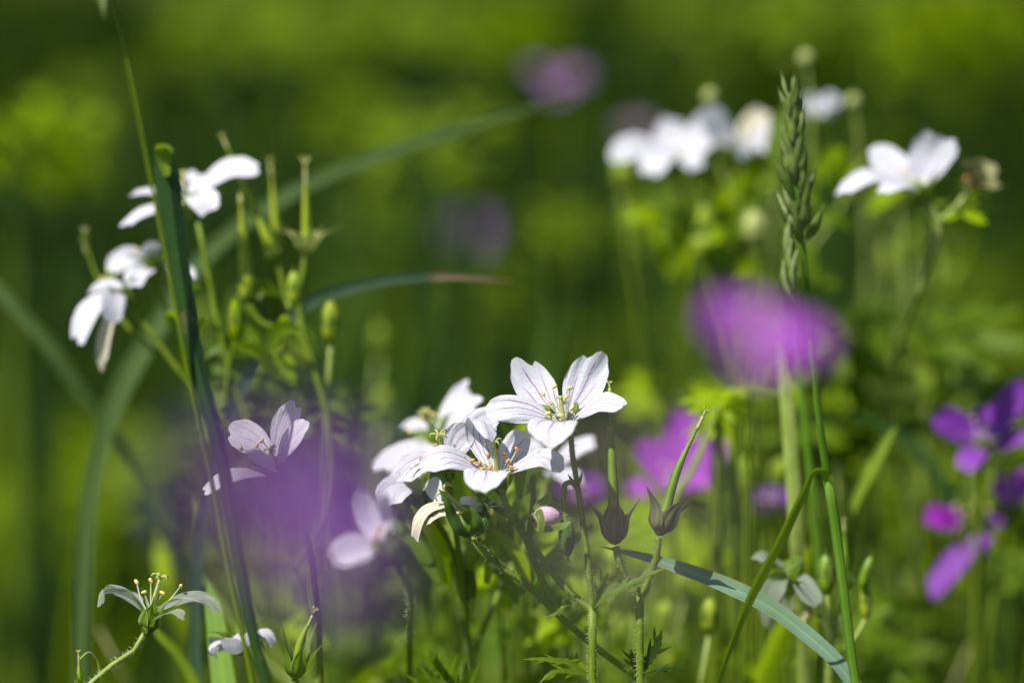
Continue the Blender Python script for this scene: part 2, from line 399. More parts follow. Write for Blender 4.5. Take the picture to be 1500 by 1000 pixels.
# low leafy herbs standing in the meadow far behind, soft in the photograph
def herb_mesh(seed, mat, n=46):
    rg = random.Random(seed); mb = MB()
    for i in range(n):
        th = rg.uniform(0, 6.283); rr = math.sqrt(rg.random()); z = rg.uniform(-.7, 1.0) * math.sqrt(max(0.05, 1 - rr * rr * .8))
        c = np.array((rr * math.cos(th), rr * math.sin(th), z)); out = nrm(np.array((math.cos(th), math.sin(th), rg.uniform(-.2, .7))))
        L = rg.uniform(.30, .62)
        mb.blade([c - out * L * .3, c + out * L * .3 + np.array((0, 0, .06)), c + out * L * .8 - np.array((0, 0, .05 + .1 * rg.random()))],
                 [.02, .16 * rg.uniform(.7, 1.3), .19, .13, .01], (rg.uniform(-.5, .5), rg.uniform(-.6, .3), 1), .2, 3, 7)
    return mb
herb_cache = {}; herb_n = [0]
def herb(px, py, rpx, mat, label, d=None):
    i = herb_n[0]; herb_n[0] += 1
    d = d or (1.05, 1.5, 1.25, 1.7, 1.4)[i % 5] + (.15 if py < 120 else 0)
    c = D(px, py, d); R = rpx * K * d * 1.15
    o = thing('leafy_herb', label, 'plant', (c[0], c[1], -.02), 'leafy herbs behind the flowers')
    if mat not in herb_cache:
        a = herb_mesh(len(herb_cache) + 11, mat).build('foliage', M[mat])
        st = MB(); rg = random.Random(5)
        for i in range(5):
            th = i * 1.26; st.tube([(0, 0, 0), (.10 * math.cos(th), .10 * math.sin(th), .45), (.25 * math.cos(th), .25 * math.sin(th), .8), (.7 * math.cos(th), .7 * math.sin(th), 1.0)], [.06, .05, .04, .02], 5)
        b = st.build('stem', M['stem_dark']); herb_cache[mat] = (a, b)
    else:
        a, b = (q.copy() for q in herb_cache[mat]); COL.objects.link(a); COL.objects.link(b)
    a.parent = o; b.parent = o
    a.location = (0, 0, c[2] + .02); a.scale = (R, R, R); b.scale = (R, R, c[2] + .02)
    o.rotation_euler = (0, 0, (px * 7 + py) % 6.28)
    return o
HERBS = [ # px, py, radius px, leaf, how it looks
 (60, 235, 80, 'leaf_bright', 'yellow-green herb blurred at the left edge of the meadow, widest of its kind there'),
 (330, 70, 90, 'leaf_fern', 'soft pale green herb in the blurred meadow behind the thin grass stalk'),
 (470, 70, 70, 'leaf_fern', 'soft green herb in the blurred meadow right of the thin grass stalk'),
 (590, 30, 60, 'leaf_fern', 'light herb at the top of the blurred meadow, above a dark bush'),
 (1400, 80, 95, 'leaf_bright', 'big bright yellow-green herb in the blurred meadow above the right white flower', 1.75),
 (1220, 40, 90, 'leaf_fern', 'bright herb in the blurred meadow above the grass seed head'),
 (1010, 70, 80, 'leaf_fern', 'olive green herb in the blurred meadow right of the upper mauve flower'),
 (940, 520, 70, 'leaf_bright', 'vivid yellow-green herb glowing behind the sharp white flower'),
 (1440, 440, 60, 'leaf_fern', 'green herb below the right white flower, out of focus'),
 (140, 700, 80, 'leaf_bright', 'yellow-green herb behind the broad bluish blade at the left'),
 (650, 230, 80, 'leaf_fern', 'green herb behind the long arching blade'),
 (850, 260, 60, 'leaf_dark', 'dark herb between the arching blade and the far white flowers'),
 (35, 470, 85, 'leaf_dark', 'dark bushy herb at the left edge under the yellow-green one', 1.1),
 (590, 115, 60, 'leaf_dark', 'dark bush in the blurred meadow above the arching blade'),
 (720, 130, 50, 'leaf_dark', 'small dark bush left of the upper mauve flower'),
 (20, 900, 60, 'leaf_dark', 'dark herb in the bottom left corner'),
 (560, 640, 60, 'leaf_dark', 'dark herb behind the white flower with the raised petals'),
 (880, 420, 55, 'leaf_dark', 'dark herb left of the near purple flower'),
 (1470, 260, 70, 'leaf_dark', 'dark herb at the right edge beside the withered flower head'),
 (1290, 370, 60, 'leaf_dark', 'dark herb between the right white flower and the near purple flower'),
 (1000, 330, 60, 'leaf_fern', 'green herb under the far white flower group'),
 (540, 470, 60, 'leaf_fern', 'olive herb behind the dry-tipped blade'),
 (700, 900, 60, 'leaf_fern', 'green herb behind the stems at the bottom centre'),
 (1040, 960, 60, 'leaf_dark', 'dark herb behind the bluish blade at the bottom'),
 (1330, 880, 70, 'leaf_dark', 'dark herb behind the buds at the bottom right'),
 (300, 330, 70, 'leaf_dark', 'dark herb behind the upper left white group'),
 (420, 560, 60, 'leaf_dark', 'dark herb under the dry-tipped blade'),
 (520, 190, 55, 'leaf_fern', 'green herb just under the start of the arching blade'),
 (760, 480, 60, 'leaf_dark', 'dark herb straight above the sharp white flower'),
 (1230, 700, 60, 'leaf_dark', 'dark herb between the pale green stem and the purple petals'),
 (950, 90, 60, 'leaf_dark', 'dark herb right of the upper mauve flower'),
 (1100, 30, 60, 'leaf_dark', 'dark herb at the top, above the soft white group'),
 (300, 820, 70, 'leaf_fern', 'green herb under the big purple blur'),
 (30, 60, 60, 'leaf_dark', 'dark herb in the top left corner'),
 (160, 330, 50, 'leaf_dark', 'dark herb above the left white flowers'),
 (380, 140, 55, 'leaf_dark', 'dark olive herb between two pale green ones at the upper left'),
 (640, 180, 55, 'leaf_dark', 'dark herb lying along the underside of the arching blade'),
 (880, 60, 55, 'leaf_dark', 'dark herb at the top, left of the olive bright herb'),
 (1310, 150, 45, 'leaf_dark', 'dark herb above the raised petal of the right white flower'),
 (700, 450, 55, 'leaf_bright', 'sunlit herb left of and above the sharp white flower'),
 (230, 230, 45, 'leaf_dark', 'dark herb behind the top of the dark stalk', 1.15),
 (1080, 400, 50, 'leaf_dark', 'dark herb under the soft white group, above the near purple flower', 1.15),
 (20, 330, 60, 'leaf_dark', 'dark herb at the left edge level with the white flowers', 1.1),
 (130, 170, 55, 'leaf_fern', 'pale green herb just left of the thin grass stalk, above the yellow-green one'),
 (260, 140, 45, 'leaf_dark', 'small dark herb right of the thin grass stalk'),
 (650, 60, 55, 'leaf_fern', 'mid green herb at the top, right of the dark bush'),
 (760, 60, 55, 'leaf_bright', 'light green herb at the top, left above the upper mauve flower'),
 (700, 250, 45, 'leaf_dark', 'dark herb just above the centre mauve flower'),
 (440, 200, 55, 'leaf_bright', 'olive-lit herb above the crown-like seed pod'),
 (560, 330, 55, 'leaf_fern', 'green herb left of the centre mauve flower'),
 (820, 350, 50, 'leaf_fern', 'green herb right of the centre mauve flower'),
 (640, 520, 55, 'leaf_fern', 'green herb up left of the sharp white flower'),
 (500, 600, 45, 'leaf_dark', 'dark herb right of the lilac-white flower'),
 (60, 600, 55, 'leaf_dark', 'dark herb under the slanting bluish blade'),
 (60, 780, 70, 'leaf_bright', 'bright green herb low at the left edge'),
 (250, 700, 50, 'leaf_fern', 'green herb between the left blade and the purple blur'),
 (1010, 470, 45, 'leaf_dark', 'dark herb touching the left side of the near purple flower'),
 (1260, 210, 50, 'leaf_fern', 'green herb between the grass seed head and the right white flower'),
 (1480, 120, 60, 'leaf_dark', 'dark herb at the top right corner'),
 (1390, 480, 50, 'leaf_dark', 'dark herb beside the feathery tuft at the right'),
 (1480, 520, 50, 'leaf_fern', 'green herb above the dark violet flower'),
 (1050, 820, 50, 'leaf_dark', 'dark herb right of the slanting seed pod, low'),
 (900, 950, 60, 'leaf_dark', 'dark herb between the hairy main stem and the bluish blade'),
 (560, 960, 60, 'leaf_fern', 'green herb at the bottom, left of the cut leaf tips'),
 (600, 760, 45, 'leaf_dark', 'dark herb below the withered petal'),
 (1290, 950, 60, 'leaf_fern', 'green herb at the bottom right of the grass stalk'),
 (1480, 900, 60, 'leaf_dark', 'dark herb at the bottom right corner'),
 (170, 40, 60, 'leaf_dark', 'dark herb at the top left behind the thin stalk'),
]
for h in HERBS: herb(*h)

# ------------------------------------------------------------------ plant parts
def to_ground(p, dx=0.0, dy=0.0):
    p = np.asarray(p, float)
    return [p + np.array((dx * .35, dy * .35, -p[2] * .4)), np.array((p[0] + dx, p[1] + dy, -.02))]

def stem(plant, runs, mat='stem', hair=0, hl=.0011, seed=1, hairmin=0.0, n=8):
    """runs: list of (points, radii)"""
    mb, hb = MB(), MB()
    for i, (pts, radii) in enumerate(runs):
        mb.tube(pts, radii, n, seg=max(16, 9 * len(pts)))
        if hair:
            C = catmull(pts, 30); L = np.sum(np.linalg.norm(np.diff(C, axis=0), axis=1))
            hb.hairs(pts, float(np.mean(radii)), int(hair * min(L, .14) * 1000), hl, seed + i, 0, min(1, .14 / L))
    o = mb.build('stem', M[mat], plant)
    if hair: hb.build('stem_hair', M['hair'], o, kind='stuff')
    return o

def sepal_mb(c, axis, out, L, W, open_=.6, curl=.0, awn=True):
    axis, out = nrm(np.asarray(axis, float)), nrm(np.asarray(out, float)); mb = MB()
    p1 = c + out * L * .18 + axis * L * .12
    p2 = c + (out * (.18 + .32 * open_) + axis * .5) * L
    p3 = c + (out * (.2 + .75 * open_ + curl) + axis * (.92 - .35 * open_ - .3 * curl)) * L
    pts = [c, p1, p2, p3]
    w = [W * .45, W * .8, W, W * .95, W * .7, W * .3, W * .12]
    if awn: pts.append(p3 + nrm(p3 - p2) * L * .18); w += [W * .07, W * .04]
    return mb.blade(pts, w, axis - out * .3 if open_ > .3 else -out, .45, 7, 22)

def ring(axis, k, n, roll=0.0):
    axis = nrm(np.asarray(axis, float)); a = nrm(np.cross(axis, (0.0, 1.0, 0.12))) ; b = np.cross(axis, a)
    th = roll + 2 * math.pi * k / n
    return a * math.cos(th) + b * math.sin(th)

def stamen(fl, base, tip, anther='anther', al=.0013, aw=.00042, seed=0, bend=None):
    rg = random.Random(seed); mb = MB(); base, tip = np.asarray(base), np.asarray(tip)
    mid = (base + tip) / 2 + (np.array(bend) if bend is not None else np.array((rg.uniform(-1, 1), rg.uniform(-1, 1), rg.uniform(0, 1))) * .0007)
    mb.tube([base, mid, tip], [.00026, .00018, .00010], 5, 10, 0)
    d = nrm(np.array((rg.uniform(-1, 1), rg.uniform(-.4, .4), rg.uniform(-.6, 1))))
    mb.tube([tip - d * al / 2, tip, tip + d * al / 2], [aw * .55, aw, aw * .95, aw * 1.0, aw * .5], 7, 8, 1)
    return mb.build('stamen', [M['filament'], M[anther]], fl)

def pistil(fl, base, tip, r=.0005, fork=.0016, mat='stigma', seed=0):
    rg = random.Random(seed); mb = MB(); base, tip = np.asarray(base), np.asarray(tip); ax = nrm(tip - base)
    mb.tube([base, (base + tip) / 2 + ring(ax, 0, 3) * .0002, tip], [r * 1.3, r, r * .8], 7, 12)
    if fork:
        for k in range(5):
            o = ring(ax, k, 5, rg.uniform(-.3, .3))
            mb.tube([tip - ax * fork * .2, tip + (ax * .55 + o * .45) * fork, tip + (ax * .55 + o * 1.05) * fork, tip + (ax * .12 + o * 1.2) * fork], [r * .55, r * .5, r * .42, r * .3], 5, 10)
    return mb.build('pistil', M[mat], fl)

def flower(plant, c, axis, petals, mat='white', sepals=5, sl=.009, sw=.0022, sopen=.75, roll=.3, smat='sepal', stam=(), anther='anther', style=None, fork=.0016, hi=True, label=None, seed=0, calyx_r=.0017):
    """petals: list of (points, half width, normal, kwargs) already in world space"""
    c = np.asarray(c, float); axis = nrm(np.asarray(axis, float)); mb = MB()
    mb.tube([c - axis * calyx_r * 1.6, c - axis * calyx_r * .6, c + axis * calyx_r * .6], [calyx_r * .5, calyx_r, calyx_r * .8], 8, 8)
    fl = mb.build('flower', M[smat], plant, label=label)
    for i, (pts, W, N, kw) in enumerate(petals):
        kw = dict(kw); m = kw.pop('mat', mat); kw.setdefault('seed', seed * 10 + i)
        if hi: kw.setdefault('nu', 21); kw.setdefault('nv', 24)
        else: kw.setdefault('nu', 11); kw.setdefault('nv', 11)
        MB().petal(pts, W, N, **kw).build('petal', M[m], fl)
    for k in range(sepals):
        sepal_mb(c - axis * calyx_r * 1.3, axis, ring(axis, k, sepals, roll), sl, sw, sopen, .12).build('sepal', M[smat], fl)
    for i, s in enumerate(stam): stamen(fl, c + axis * .0012, s, anther, seed=seed * 31 + i)
    if style is not None: pistil(fl, c, style, fork=fork, seed=seed)
    return fl

def gen_flower(plant, c, axis, L, W, alpha=.5, curl=.5, mat='white2', seed=0, roll=0.0, hi=False, n=5, nstam=6, anther='anther', smat='sepal', only=None, sl=None, jit=.25, label=None, style=True):
    rg = random.Random(seed); c = np.asarray(c, float); axis = nrm(np.asarray(axis, float)); pet = []
    for k in range(n):
        if only is not None and k not in only: continue
        o = ring(axis, k, n, roll + rg.uniform(-.12, .12)); a = alpha + rg.uniform(-jit, jit); cu = curl + rg.uniform(-jit, jit); l = L * rg.uniform(.9, 1.08)
        d = lambda q: o * math.cos(q) + axis * math.sin(q)
        p0 = c + o * .0008; p1 = p0 + d(a + .25) * l * .35; p2 = p1 + d(a - cu * .4) * l * .35; p3 = p2 + d(a - cu * 1.3) * l * .34
        pet.append(([p0, p1, p2, p3], W * rg.uniform(.9, 1.1), axis - o * .6, dict(ruffle=.08, cup=rg.uniform(.02, .2))))
    st = [c + axis * L * rg.uniform(.3, .5) + ring(axis, i, max(1, nstam), .4) * L * rg.uniform(.12, .3) for i in range(nstam)]
    return flower(plant, c, axis, pet, mat, 5, sl or L * .55, L * .12, .7, roll + .6, smat, st, anther, c + axis * L * .5 if style else None, L * .09, hi, label, seed)

def pod(plant, base, tip, r, sepw=.0026, sl=.011, mat='beak', smat='sepal', sopen=.22, nsep=5, roll=.2, fork=.0014, bend=(0, 0, 0), base_r=None, hair=0, tipmat='stigma', label=None, awn=True):
    """a crane's-bill seed pod: beak column standing in a cup of sepals, forked stigma on top"""
    base, tip = np.asarray(base, float), np.asarray(tip, float); ax = nrm(tip - base); br = base_r or r * 1.35; mb = MB()
    mid = (base + tip) / 2 + np.array(bend)
    mb.tube([base, base + (mid - base) * .4, mid, tip], [br * .7, br, r, r * .95, r * .8, r * .5, r * .28, r * .22], 12, 34)
    o = mb.build('seed_pod', M[mat], plant, label=label)
    ax0 = nrm(mid - base)
    for k in range(nsep): sepal_mb(base - ax0 * br * .3, ax0, ring(ax0, k, nsep, roll), sl, sepw, sopen, awn=awn).build('sepal', M[smat], o)
    if fork:
        f = MB(); a2 = nrm(tip - mid)
        for k in range(5):
            q = ring(a2, k, 5, .4); f.tube([tip - a2 * fork * .6, tip + a2 * fork * .5 + q * fork * .15, tip + a2 * fork + q * fork * .55], [r * .22, r * .16, r * .1], 5, 8)
        f.tube([tip - a2 * fork * 2.2, tip - a2 * fork * .3], [r * .40, r * .32], 8, 6)
        f.build('stigma', M[tipmat], o)
    if hair:
        h = MB(); h.hairs([base, mid, tip], lambda t: r * (1.1 - .8 * t), hair, .0006, 7); h.build('pod_hair', M['hair'], o, kind='stuff')
    return o

def bud(plant, base, tip, r, mat='pod', smat=None, awns=5, label=None, hair=0, name='bud'):
    base, tip = np.asarray(base, float), np.asarray(tip, float); ax = nrm(tip - base); L = np.linalg.norm(tip - base); mb = MB()
    mb.tube([base, (base + tip) / 2, tip], [r * .5, r * .88, r, r, r * .94, r * .72, r * .3], 14, 22)
    o = mb.build(name, M[mat], plant, label=label)
    for k in range(awns):
        q = ring(ax, k, awns, .3); s = MB()
        C = [base + q * r * .45, base + ax * L * .35 + q * r * 1.0, base + ax * L * .75 + q * r * .85, tip + q * r * .12, tip + ax * L * .16 + q * r * .25]
        s.blade(C, [r * .3, r * .56, r * .52, r * .3, r * .08, r * .03], q, -.30, 5, 20); s.build('sepal', M[smat or mat], o)
    if hair:
        h = MB(); h.hairs([base, (base + tip) / 2, tip], r * 1.02, hair, .0008, 3); h.build('bud_hair', M['hair'], o, kind='stuff')
    return o

def leaf_lobes(plant, base, lobes, mat='leaf', name='leaf'):
    """deeply cut leaf: list of (points, half width, normal) lobes meeting at base"""
    mb = MB()
    for i, (pts, W, N) in enumerate(lobes):
        mb.blade([base] + list(pts), [W * .35, W * .6, W * .95, W, W * .85, W * .55, W * .08], N, .25, 7, 24, teeth=.35, wav=.06, seed=i)
        for s, t in ((1, .45), (-1, .55), (1, .7)):       # side teeth
            C = catmull([base] + list(pts), 20); k = int(t * 19); T = nrm(C[k] - C[k - 1]); S = nrm(np.cross(np.asarray(N, float), T)) * s
            mb.blade([C[k], C[k] + (T * .7 + S * .7) * W * 1.6, C[k] + (T * 1.2 + S * .9) * W * 2.4], [W * .45, W * .4, W * .05], N, .2, 3, 8)
    return mb.build(name, M[mat], plant)

def leaf(plant, c, axis, fwd, R, mat='leaf', seed=0, lobes=5):
    return MB().palm(c, axis, fwd, R, lobes, 2.5, .3, seed=seed).build('leaf', M[mat], plant)

def grass_blade(label, pts, widths, N, mat='grass', fold=.2, twist=0.0, root=True, name='grass_shoot', dx=0, dy=0, group=None, wav=.0, rev=False):
    """pts run from the base upwards; the base is carried down to the ground"""
    pts = [np.asarray(p) for p in pts]
    if root:
        g = to_ground(pts[0], dx, dy); pts = [g[1], g[0]] + pts; widths = [widths[0] * .8, widths[0] * .9] + list(widths)
    o = thing(name, label, 'grass', (pts[0][0], pts[0][1], pts[0][2]), group); o['kind'] = 'thing'
    MB().blade(pts, widths, N, fold, 9, 12 * len(pts), twist, wav).build('leaf', M[mat], o)
    return o

# ------------------------------------------------------------------ hero plant: sharp white flower, second flower, hanging bud
g = P(868, 1000, 0); gl = to_ground(g, .01, .01)
hero = thing('white_geranium', 'sharp white cranesbill with purple veins and an upturned flower above a second one', 'flower', gl[1])
stem(hero, [
    ([P(836, 630, 1), P(838, 660, 1), P(845, 705, 0), P(853, 760, 0), P(861, 820, 0), P(866, 870, 0), P(868, 892, 0)], [.00058, .00062, .00066, .0007, .00075]),
    ([P(868, 888, 0), P(868, 940, 0), g, gl[0], gl[1]], [.0011, .00085, .0009, .0012, .0014]),
    ([P(733, 714, -1), P(743, 742, -1), P(758, 768, -1), P(767, 783, -1), P(778, 797, 0), P(808, 836, 1), P(840, 872, 1), P(867, 893, 0)], [.0007, .00072, .00075, .0008]),
    ([P(845, 714, 0), P(838, 706, -1), P(829, 708, -1), P(826, 722, -1), P(829, 762, -1)], [.0006, .0006, .0005]),
    ([P(766, 778, -1), P(765, 764, -1), P(770, 757, -2), P(785, 756, -2)], [.0006, .0006, .0007]),
], hair=9, hl=.0010)
W_ = lambda n: PX(n)
hp = [
 ([P(823, 621, 0), P(800, 590, 3), P(778, 558, 5), P(756, 521, 5)], W_(29), (-.25, -.75, .6), dict(notch=.13, cup=.12, seed=3, ruffle=.07, pw=1.45, r=.46)),
 ([P(828, 621, 0), P(842, 590, 3), P(860, 553, 5), P(882, 513, 4)], W_(30), (.15, -.75, .6), dict(notch=.10, cup=.12, seed=8, ruffle=.07, pw=1.45, r=.44)),
 ([P(821, 622, 0), P(795, 607, 0), P(760, 597, -1), P(709, 603, -3)], W_(25), (.1, -.62, .75), dict(notch=.03, cup=-.04, seed=5, ruffle=.08, pw=1.3)),
 ([P(831, 623, 0), P(850, 608, -1), P(880, 590, -3), P(918, 594, -5)], W_(23), (.0, -.28, .95), dict(notch=.03, cup=.04, seed=6, ruffle=.08, pw=1.4)),
 ([P(824, 622, 0), P(816, 617, -6), P(808, 624, -13), P(802, 655, -17)], W_(35), (0, -.1, 1), dict(notch=.05, cup=.10, seed=7, r=.36)),
]
st = [P(795, 576, -1), P(812, 566, 0), P(807, 589, -1), P(835, 568, -1), P(829, 582, -3), P(838, 597, -4), P(803, 605, -4), P(821, 608, -5)]
flower(hero, P(829, 624, 0), UPV * .88 - FWD * .42 + RGT * -.06, hp, 'white', 5, .0095, .0019, .85, .55, 'sepal', st, 'anther', P(822, 584, -1), .0008, seed=1)
f2 = [
 ([P(722, 702, 0), P(692, 682, -2), P(655, 670, -5), P(612, 686, -7)], W_(24), (.0, -.4, .9), dict(notch=.04, cup=.06, seed=11, ruffle=.09, pw=1.3)),
 ([P(724, 700, 1), P(713, 668, 4), P(703, 636, 5), P(706, 618, 2), P(714, 632, -4), P(717, 648, -6)], W_(23), (-.2, -1, .15), dict(notch=.03, cup=.10, seed=12)),
 ([P(730, 700, 1), P(744, 678, 3), P(760, 652, 4), P(778, 640, 1)], W_(24), (-.2, -.85, .5), dict(notch=.05, cup=.16, seed=13)),
 ([P(730, 702, -1), P(762, 680, -3), P(795, 669, -5), P(826, 692, -7)], W_(23), (.0, -.3, .95), dict(notch=.05, cup=.02, seed=14, ruffle=.09, pw=1.3)),
 ([P(726, 702, 0), P(718, 690, -6), P(711, 694, -12), P(706, 721, -16)], W_(32), (0, -.1, 1), dict(notch=.05, cup=.08, seed=15, r=.36)),
]
z = lambda a, b, mm=0: P(580 + a / 5.357, 620 + b / 5.357, mm)
st2 = [z(950, 205, -1), z(850, 250, -2), z(880, 295, -3), z(905, 350, -4), z(725, 255, 0), z(790, 215, 1), z(600, 290, -2), z(655, 315, -3), z(675, 358, -4), z(740, 345, -5)]
flower(hero, P(733, 706, 0), UPV * .95 - FWD * .2 - RGT * .1, f2, 'white', 5, .010, .0022, .9, .1, 'sepal', st2, 'anther_brown', z(768, 165, -3), .0016, seed=2)
bud(hero, P(829, 758, -1), P(832, 814, -1), W_(12), 'pod', label='dark green closed bud hanging on a hooked stalk', hair=160)
bd = bud(hero, P(783, 757, -2), P(820, 755, -3), W_(15), 'budpink', 'sepal', 0, label='pink and white petals opening from a nodding bud', name='opening_bud')
for q in ((P(783, 764, -3), P(795, 776, -7), P(826, 770, -5), P(836, 764, -5)), (P(783, 748, -1), P(792, 740, -1), P(803, 728, -1), P(806, 719, -1)), (P(784, 752, -6), P(790, 752, -8), P(794, 766, -9), P(791, 786, -8)), (P(786, 745, 2), P(806, 740, 2), P(822, 746, 1), P(828, 742, 1))):
    MB().blade(q, [W_(4), W_(8), W_(6), W_(1.5)], (0, -.8, .5), .3, 5, 14).build('sepal', M['sepal'], bd)
for k, (q) in enumerate(([P(845, 712, -1), P(838, 704, -1), P(832, 694, -1)], [P(846, 712, -1), P(850, 702, -1), P(853, 690, -1)], [P(762, 775, -2), P(758, 762, -2), P(754, 748, -2)], [P(770, 786, -2), P(780, 775, -2), P(781, 756, -2)])):
    MB().blade(q, [W_(2.5), W_(2.8), W_(.4)], (0, -1, .2), .3, 5, 10).build('bract', M['leaf'], hero)
leaf_lobes(hero, P(868, 890, -1), [([P(885, 878, -3), P(930, 852, -4), P(978, 830, -5)], W_(6.5), (-.3, -.6, .8)), ([P(876, 868, -2), P(884, 852, -2), P(891, 838, -2)], W_(7), (.5, -.8, .3)), ([P(880, 878, 0), P(900, 862, 1), P(925, 850, 2)], W_(6), (0, -.5, .9))], 'leaf')
leaf_lobes(hero, P(862, 986, 2), [([P(835, 972, 1), P(800, 966, 0), P(765, 965, 0)], W_(6), (0, -.4, .9)), ([P(840, 985, -2), P(810, 985, -4), P(790, 1000, -5)], W_(7), (0, -.5, .9)), ([P(850, 975, 5), P(835, 965, 8), P(815, 970, 10)], W_(7), (0, -.5, .9))], 'leaf')
leaf_lobes(hero, P(838, 884, 1), [([P(826, 888, 0), P(815, 898, 0), P(795, 905, 0)], W_(3), (0, -.5, .9)), ([P(828, 880, 0), P(832, 872, 0), P(836, 865, 0)], W_(2.5), (0, -.9, .3))], 'leaf')

# fading plant whose stalk crosses behind, with two pods of sepals and a withered petal
g = P(960, 1015, 14); gl = to_ground(g, .02, .02)
fade = thing('white_geranium', 'fading white cranesbill with one withered petal and an angular green calyx', 'flower', gl[1])
stem(fade, [
    ([P(689, 786, -2), P(700, 802, -2), P(726, 826, -1), P(765, 850, 0), P(812, 895, 3), P(870, 945, 8), g, gl[0], gl[1]], [.0007, .00075, .0008, .0009, .001, .0012]),
    ([P(693, 716, 5), P(720, 738, 5), P(745, 756, 4), P(764, 778, 4), P(786, 829, 4), P(812, 896, 4)], [.0007, .0007, .0008]),
    ([P(780, 695, 8), P(781, 730, 8), P(777, 765, 6), P(775, 795, 5), P(786, 829, 4)], [.0006, .0006, .0007]),
], hair=8)
fm = [([P(690, 752, 2), P(660, 742, 1), P(628, 748, 0), P(612, 775, -1), P(610, 795, -1)], W_(13), (.0, -.3, .9), dict(mat='wilt', notch=.06, cup=.3, ruffle=.15)),
      ([P(690, 755, 3), P(665, 752, 4), P(640, 758, 5), P(622, 772, 5)], W_(12), (0, -.2, 1), dict(mat='wilt', cup=.2)),
      ([P(700, 745, 6), P(690, 735, 6), P(672, 735, 6)], W_(9), (0, -.6, .7), dict(mat='pink'))]
fl = flower(fade, P(696, 758, 2), UPV * .85 - RGT * .4 - FWD * .15, fm, 'wilt', 3, .009, .002, .6, 1.2, 'sepal', [P(705, 738, 3), P(720, 735, 4), P(733, 738, 3), P(740, 742, 3)], 'filament', P(654, 722, 0), .0022, seed=5)
for a in ([P(689, 785, -3), P(676, 775, -5), P(664, 755, -6), P(656, 736, -7), P(645, 718, -7)], [P(690, 786, -3), P(699, 775, -7), P(694, 750, -8), P(688, 742, -8)], [P(690, 786, -1), P(706, 770, -2), P(712, 755, 0), P(710, 738, 2)]):
    MB().blade(a, [W_(4), W_(8), W_(10), W_(9), W_(5), W_(1.5)], (.3, -.9, .3), -.4, 7, 24).build('sepal', M['pod'], fl)
MB().blade([P(735, 832, -1), P(728, 820, -2), P(722, 806, -2), P(718, 798, -2)], [W_(2.5), W_(2.5), W_(.5)], (0, -1, .2), .2, 5, 10).build('bract', M['leaf'], fade)

# ------------------------------------------------------------------ white flowers close behind, left of the hero
g = P(690, 1010, 40); gl = to_ground(g, 0, .03)
back = thing('white_geranium', 'white cranesbill group crowded behind the two sharp flowers, left of them', 'flower', gl[1])
stem(back, [([P(653, 686, 9), P(660, 720, 12), P(668, 780, 18), P(680, 880, 28), g, gl[0], gl[1]], [.0007, .0008, .0009, .0011]),
            ([P(612, 722, 14), P(630, 750, 16), P(655, 790, 20), P(680, 880, 28)], [.0007, .0008]),
            ([P(700, 640, 48), P(690, 700, 44), P(684, 800, 36), P(682, 880, 30)], [.0006, .0008]),
            ([P(638, 645, 42), P(650, 720, 40), P(670, 820, 34), P(680, 880, 28)], [.0006, .0008]),
            ([P(800, 690, 55), P(790, 760, 50), P(740, 850, 42), P(690, 960, 38)], [.0006, .0008])], hair=4)
f3 = [([P(652, 678, 8), P(630, 672, 6), P(607, 682, 4), P(583, 708, 2)], W_(22), (0, -.5, .85), dict(seed=21)),
      ([P(655, 676, 9), P(664, 660, 8), P(675, 640, 7), P(692, 626, 5)], W_(23), (-.2, -.9, .3), dict(seed=22, cup=.2)),
      ([P(658, 675, 12), P(680, 645, 13), P(702, 622, 12), P(732, 606, 9)], W_(24), (-.1, -.7, .7), dict(seed=23)),
      ([P(655, 680, 9), P(650, 672, 2), P(643, 676, -1), P(640, 690, -3)], W_(20), (0, -.3, 1), dict(seed=24))]
flower(back, P(656, 684, 9), UPV * .9 - RGT * .25 - FWD * .2, f3, 'white', 5, .010, .0023, .85, .8, 'sepal', [P(638, 652, 4), P(631, 668, 2), P(617, 672, 2), P(650, 655, 6)], 'anther_brown', P(644, 640, 5), .0018, seed=3)
f4 = [([P(640, 640, 42), P(655, 610, 43), P(672, 585, 43), P(690, 558, 41)], W_(22), (-.5, -.6, .6), dict(seed=31)),
      ([P(640, 642, 42), P(660, 620, 38), P(682, 598, 36), P(708, 588, 34)], W_(24), (-.2, -.7, .7), dict(seed=32)),
      ([P(632, 642, 40), P(610, 652, 38), P(580, 670, 36), P(548, 690, 34)], W_(25), (-.2, -.5, .8), dict(seed=33)),
      ([P(634, 645, 40), P(625, 655, 36), P(616, 668, 33), P(604, 690, 31)], W_(22), (-.1, -.6, .8), dict(seed=34)),
      ([P(638, 638, 44), P(620, 625, 48), P(600, 622, 52), P(582, 628, 54)], W_(20), (-.1, -.4, .9), dict(seed=35))]
flower(back, P(640, 644, 42), UPV * .75 - RGT * .6 - FWD * .25, f4, 'white2', 5, .010, .0022, .8, .5, 'sepal', [P(625, 602, 40), P(618, 615, 38), P(600, 632, 36), P(640, 610, 40), P(632, 606, 38)], 'anther', P(622, 606, 38), .0014, seed=4)
f5 = [([P(800, 686, 55), P(820, 676, 53), P(845, 660, 52), P(876, 645, 50)], W_(26), (0, -.5, .85), dict(seed=41)),
      ([P(798, 686, 55), P(785, 670, 56), P(770, 655, 57), P(758, 650, 58)], W_(24), (0, -.5, .85), dict(seed=42)),
      ([P(802, 688, 55), P(815, 692, 50), P(835, 700, 46), P(850, 715, 44)], W_(22), (0, -.5, .85), dict(seed=43))]
flower(back, P(799, 692, 55), UPV, f5, 'white2', 5, .010, .0025, .8, .3, 'sepal', [P(795, 660, 52), P(810, 655, 52)], seed=6)
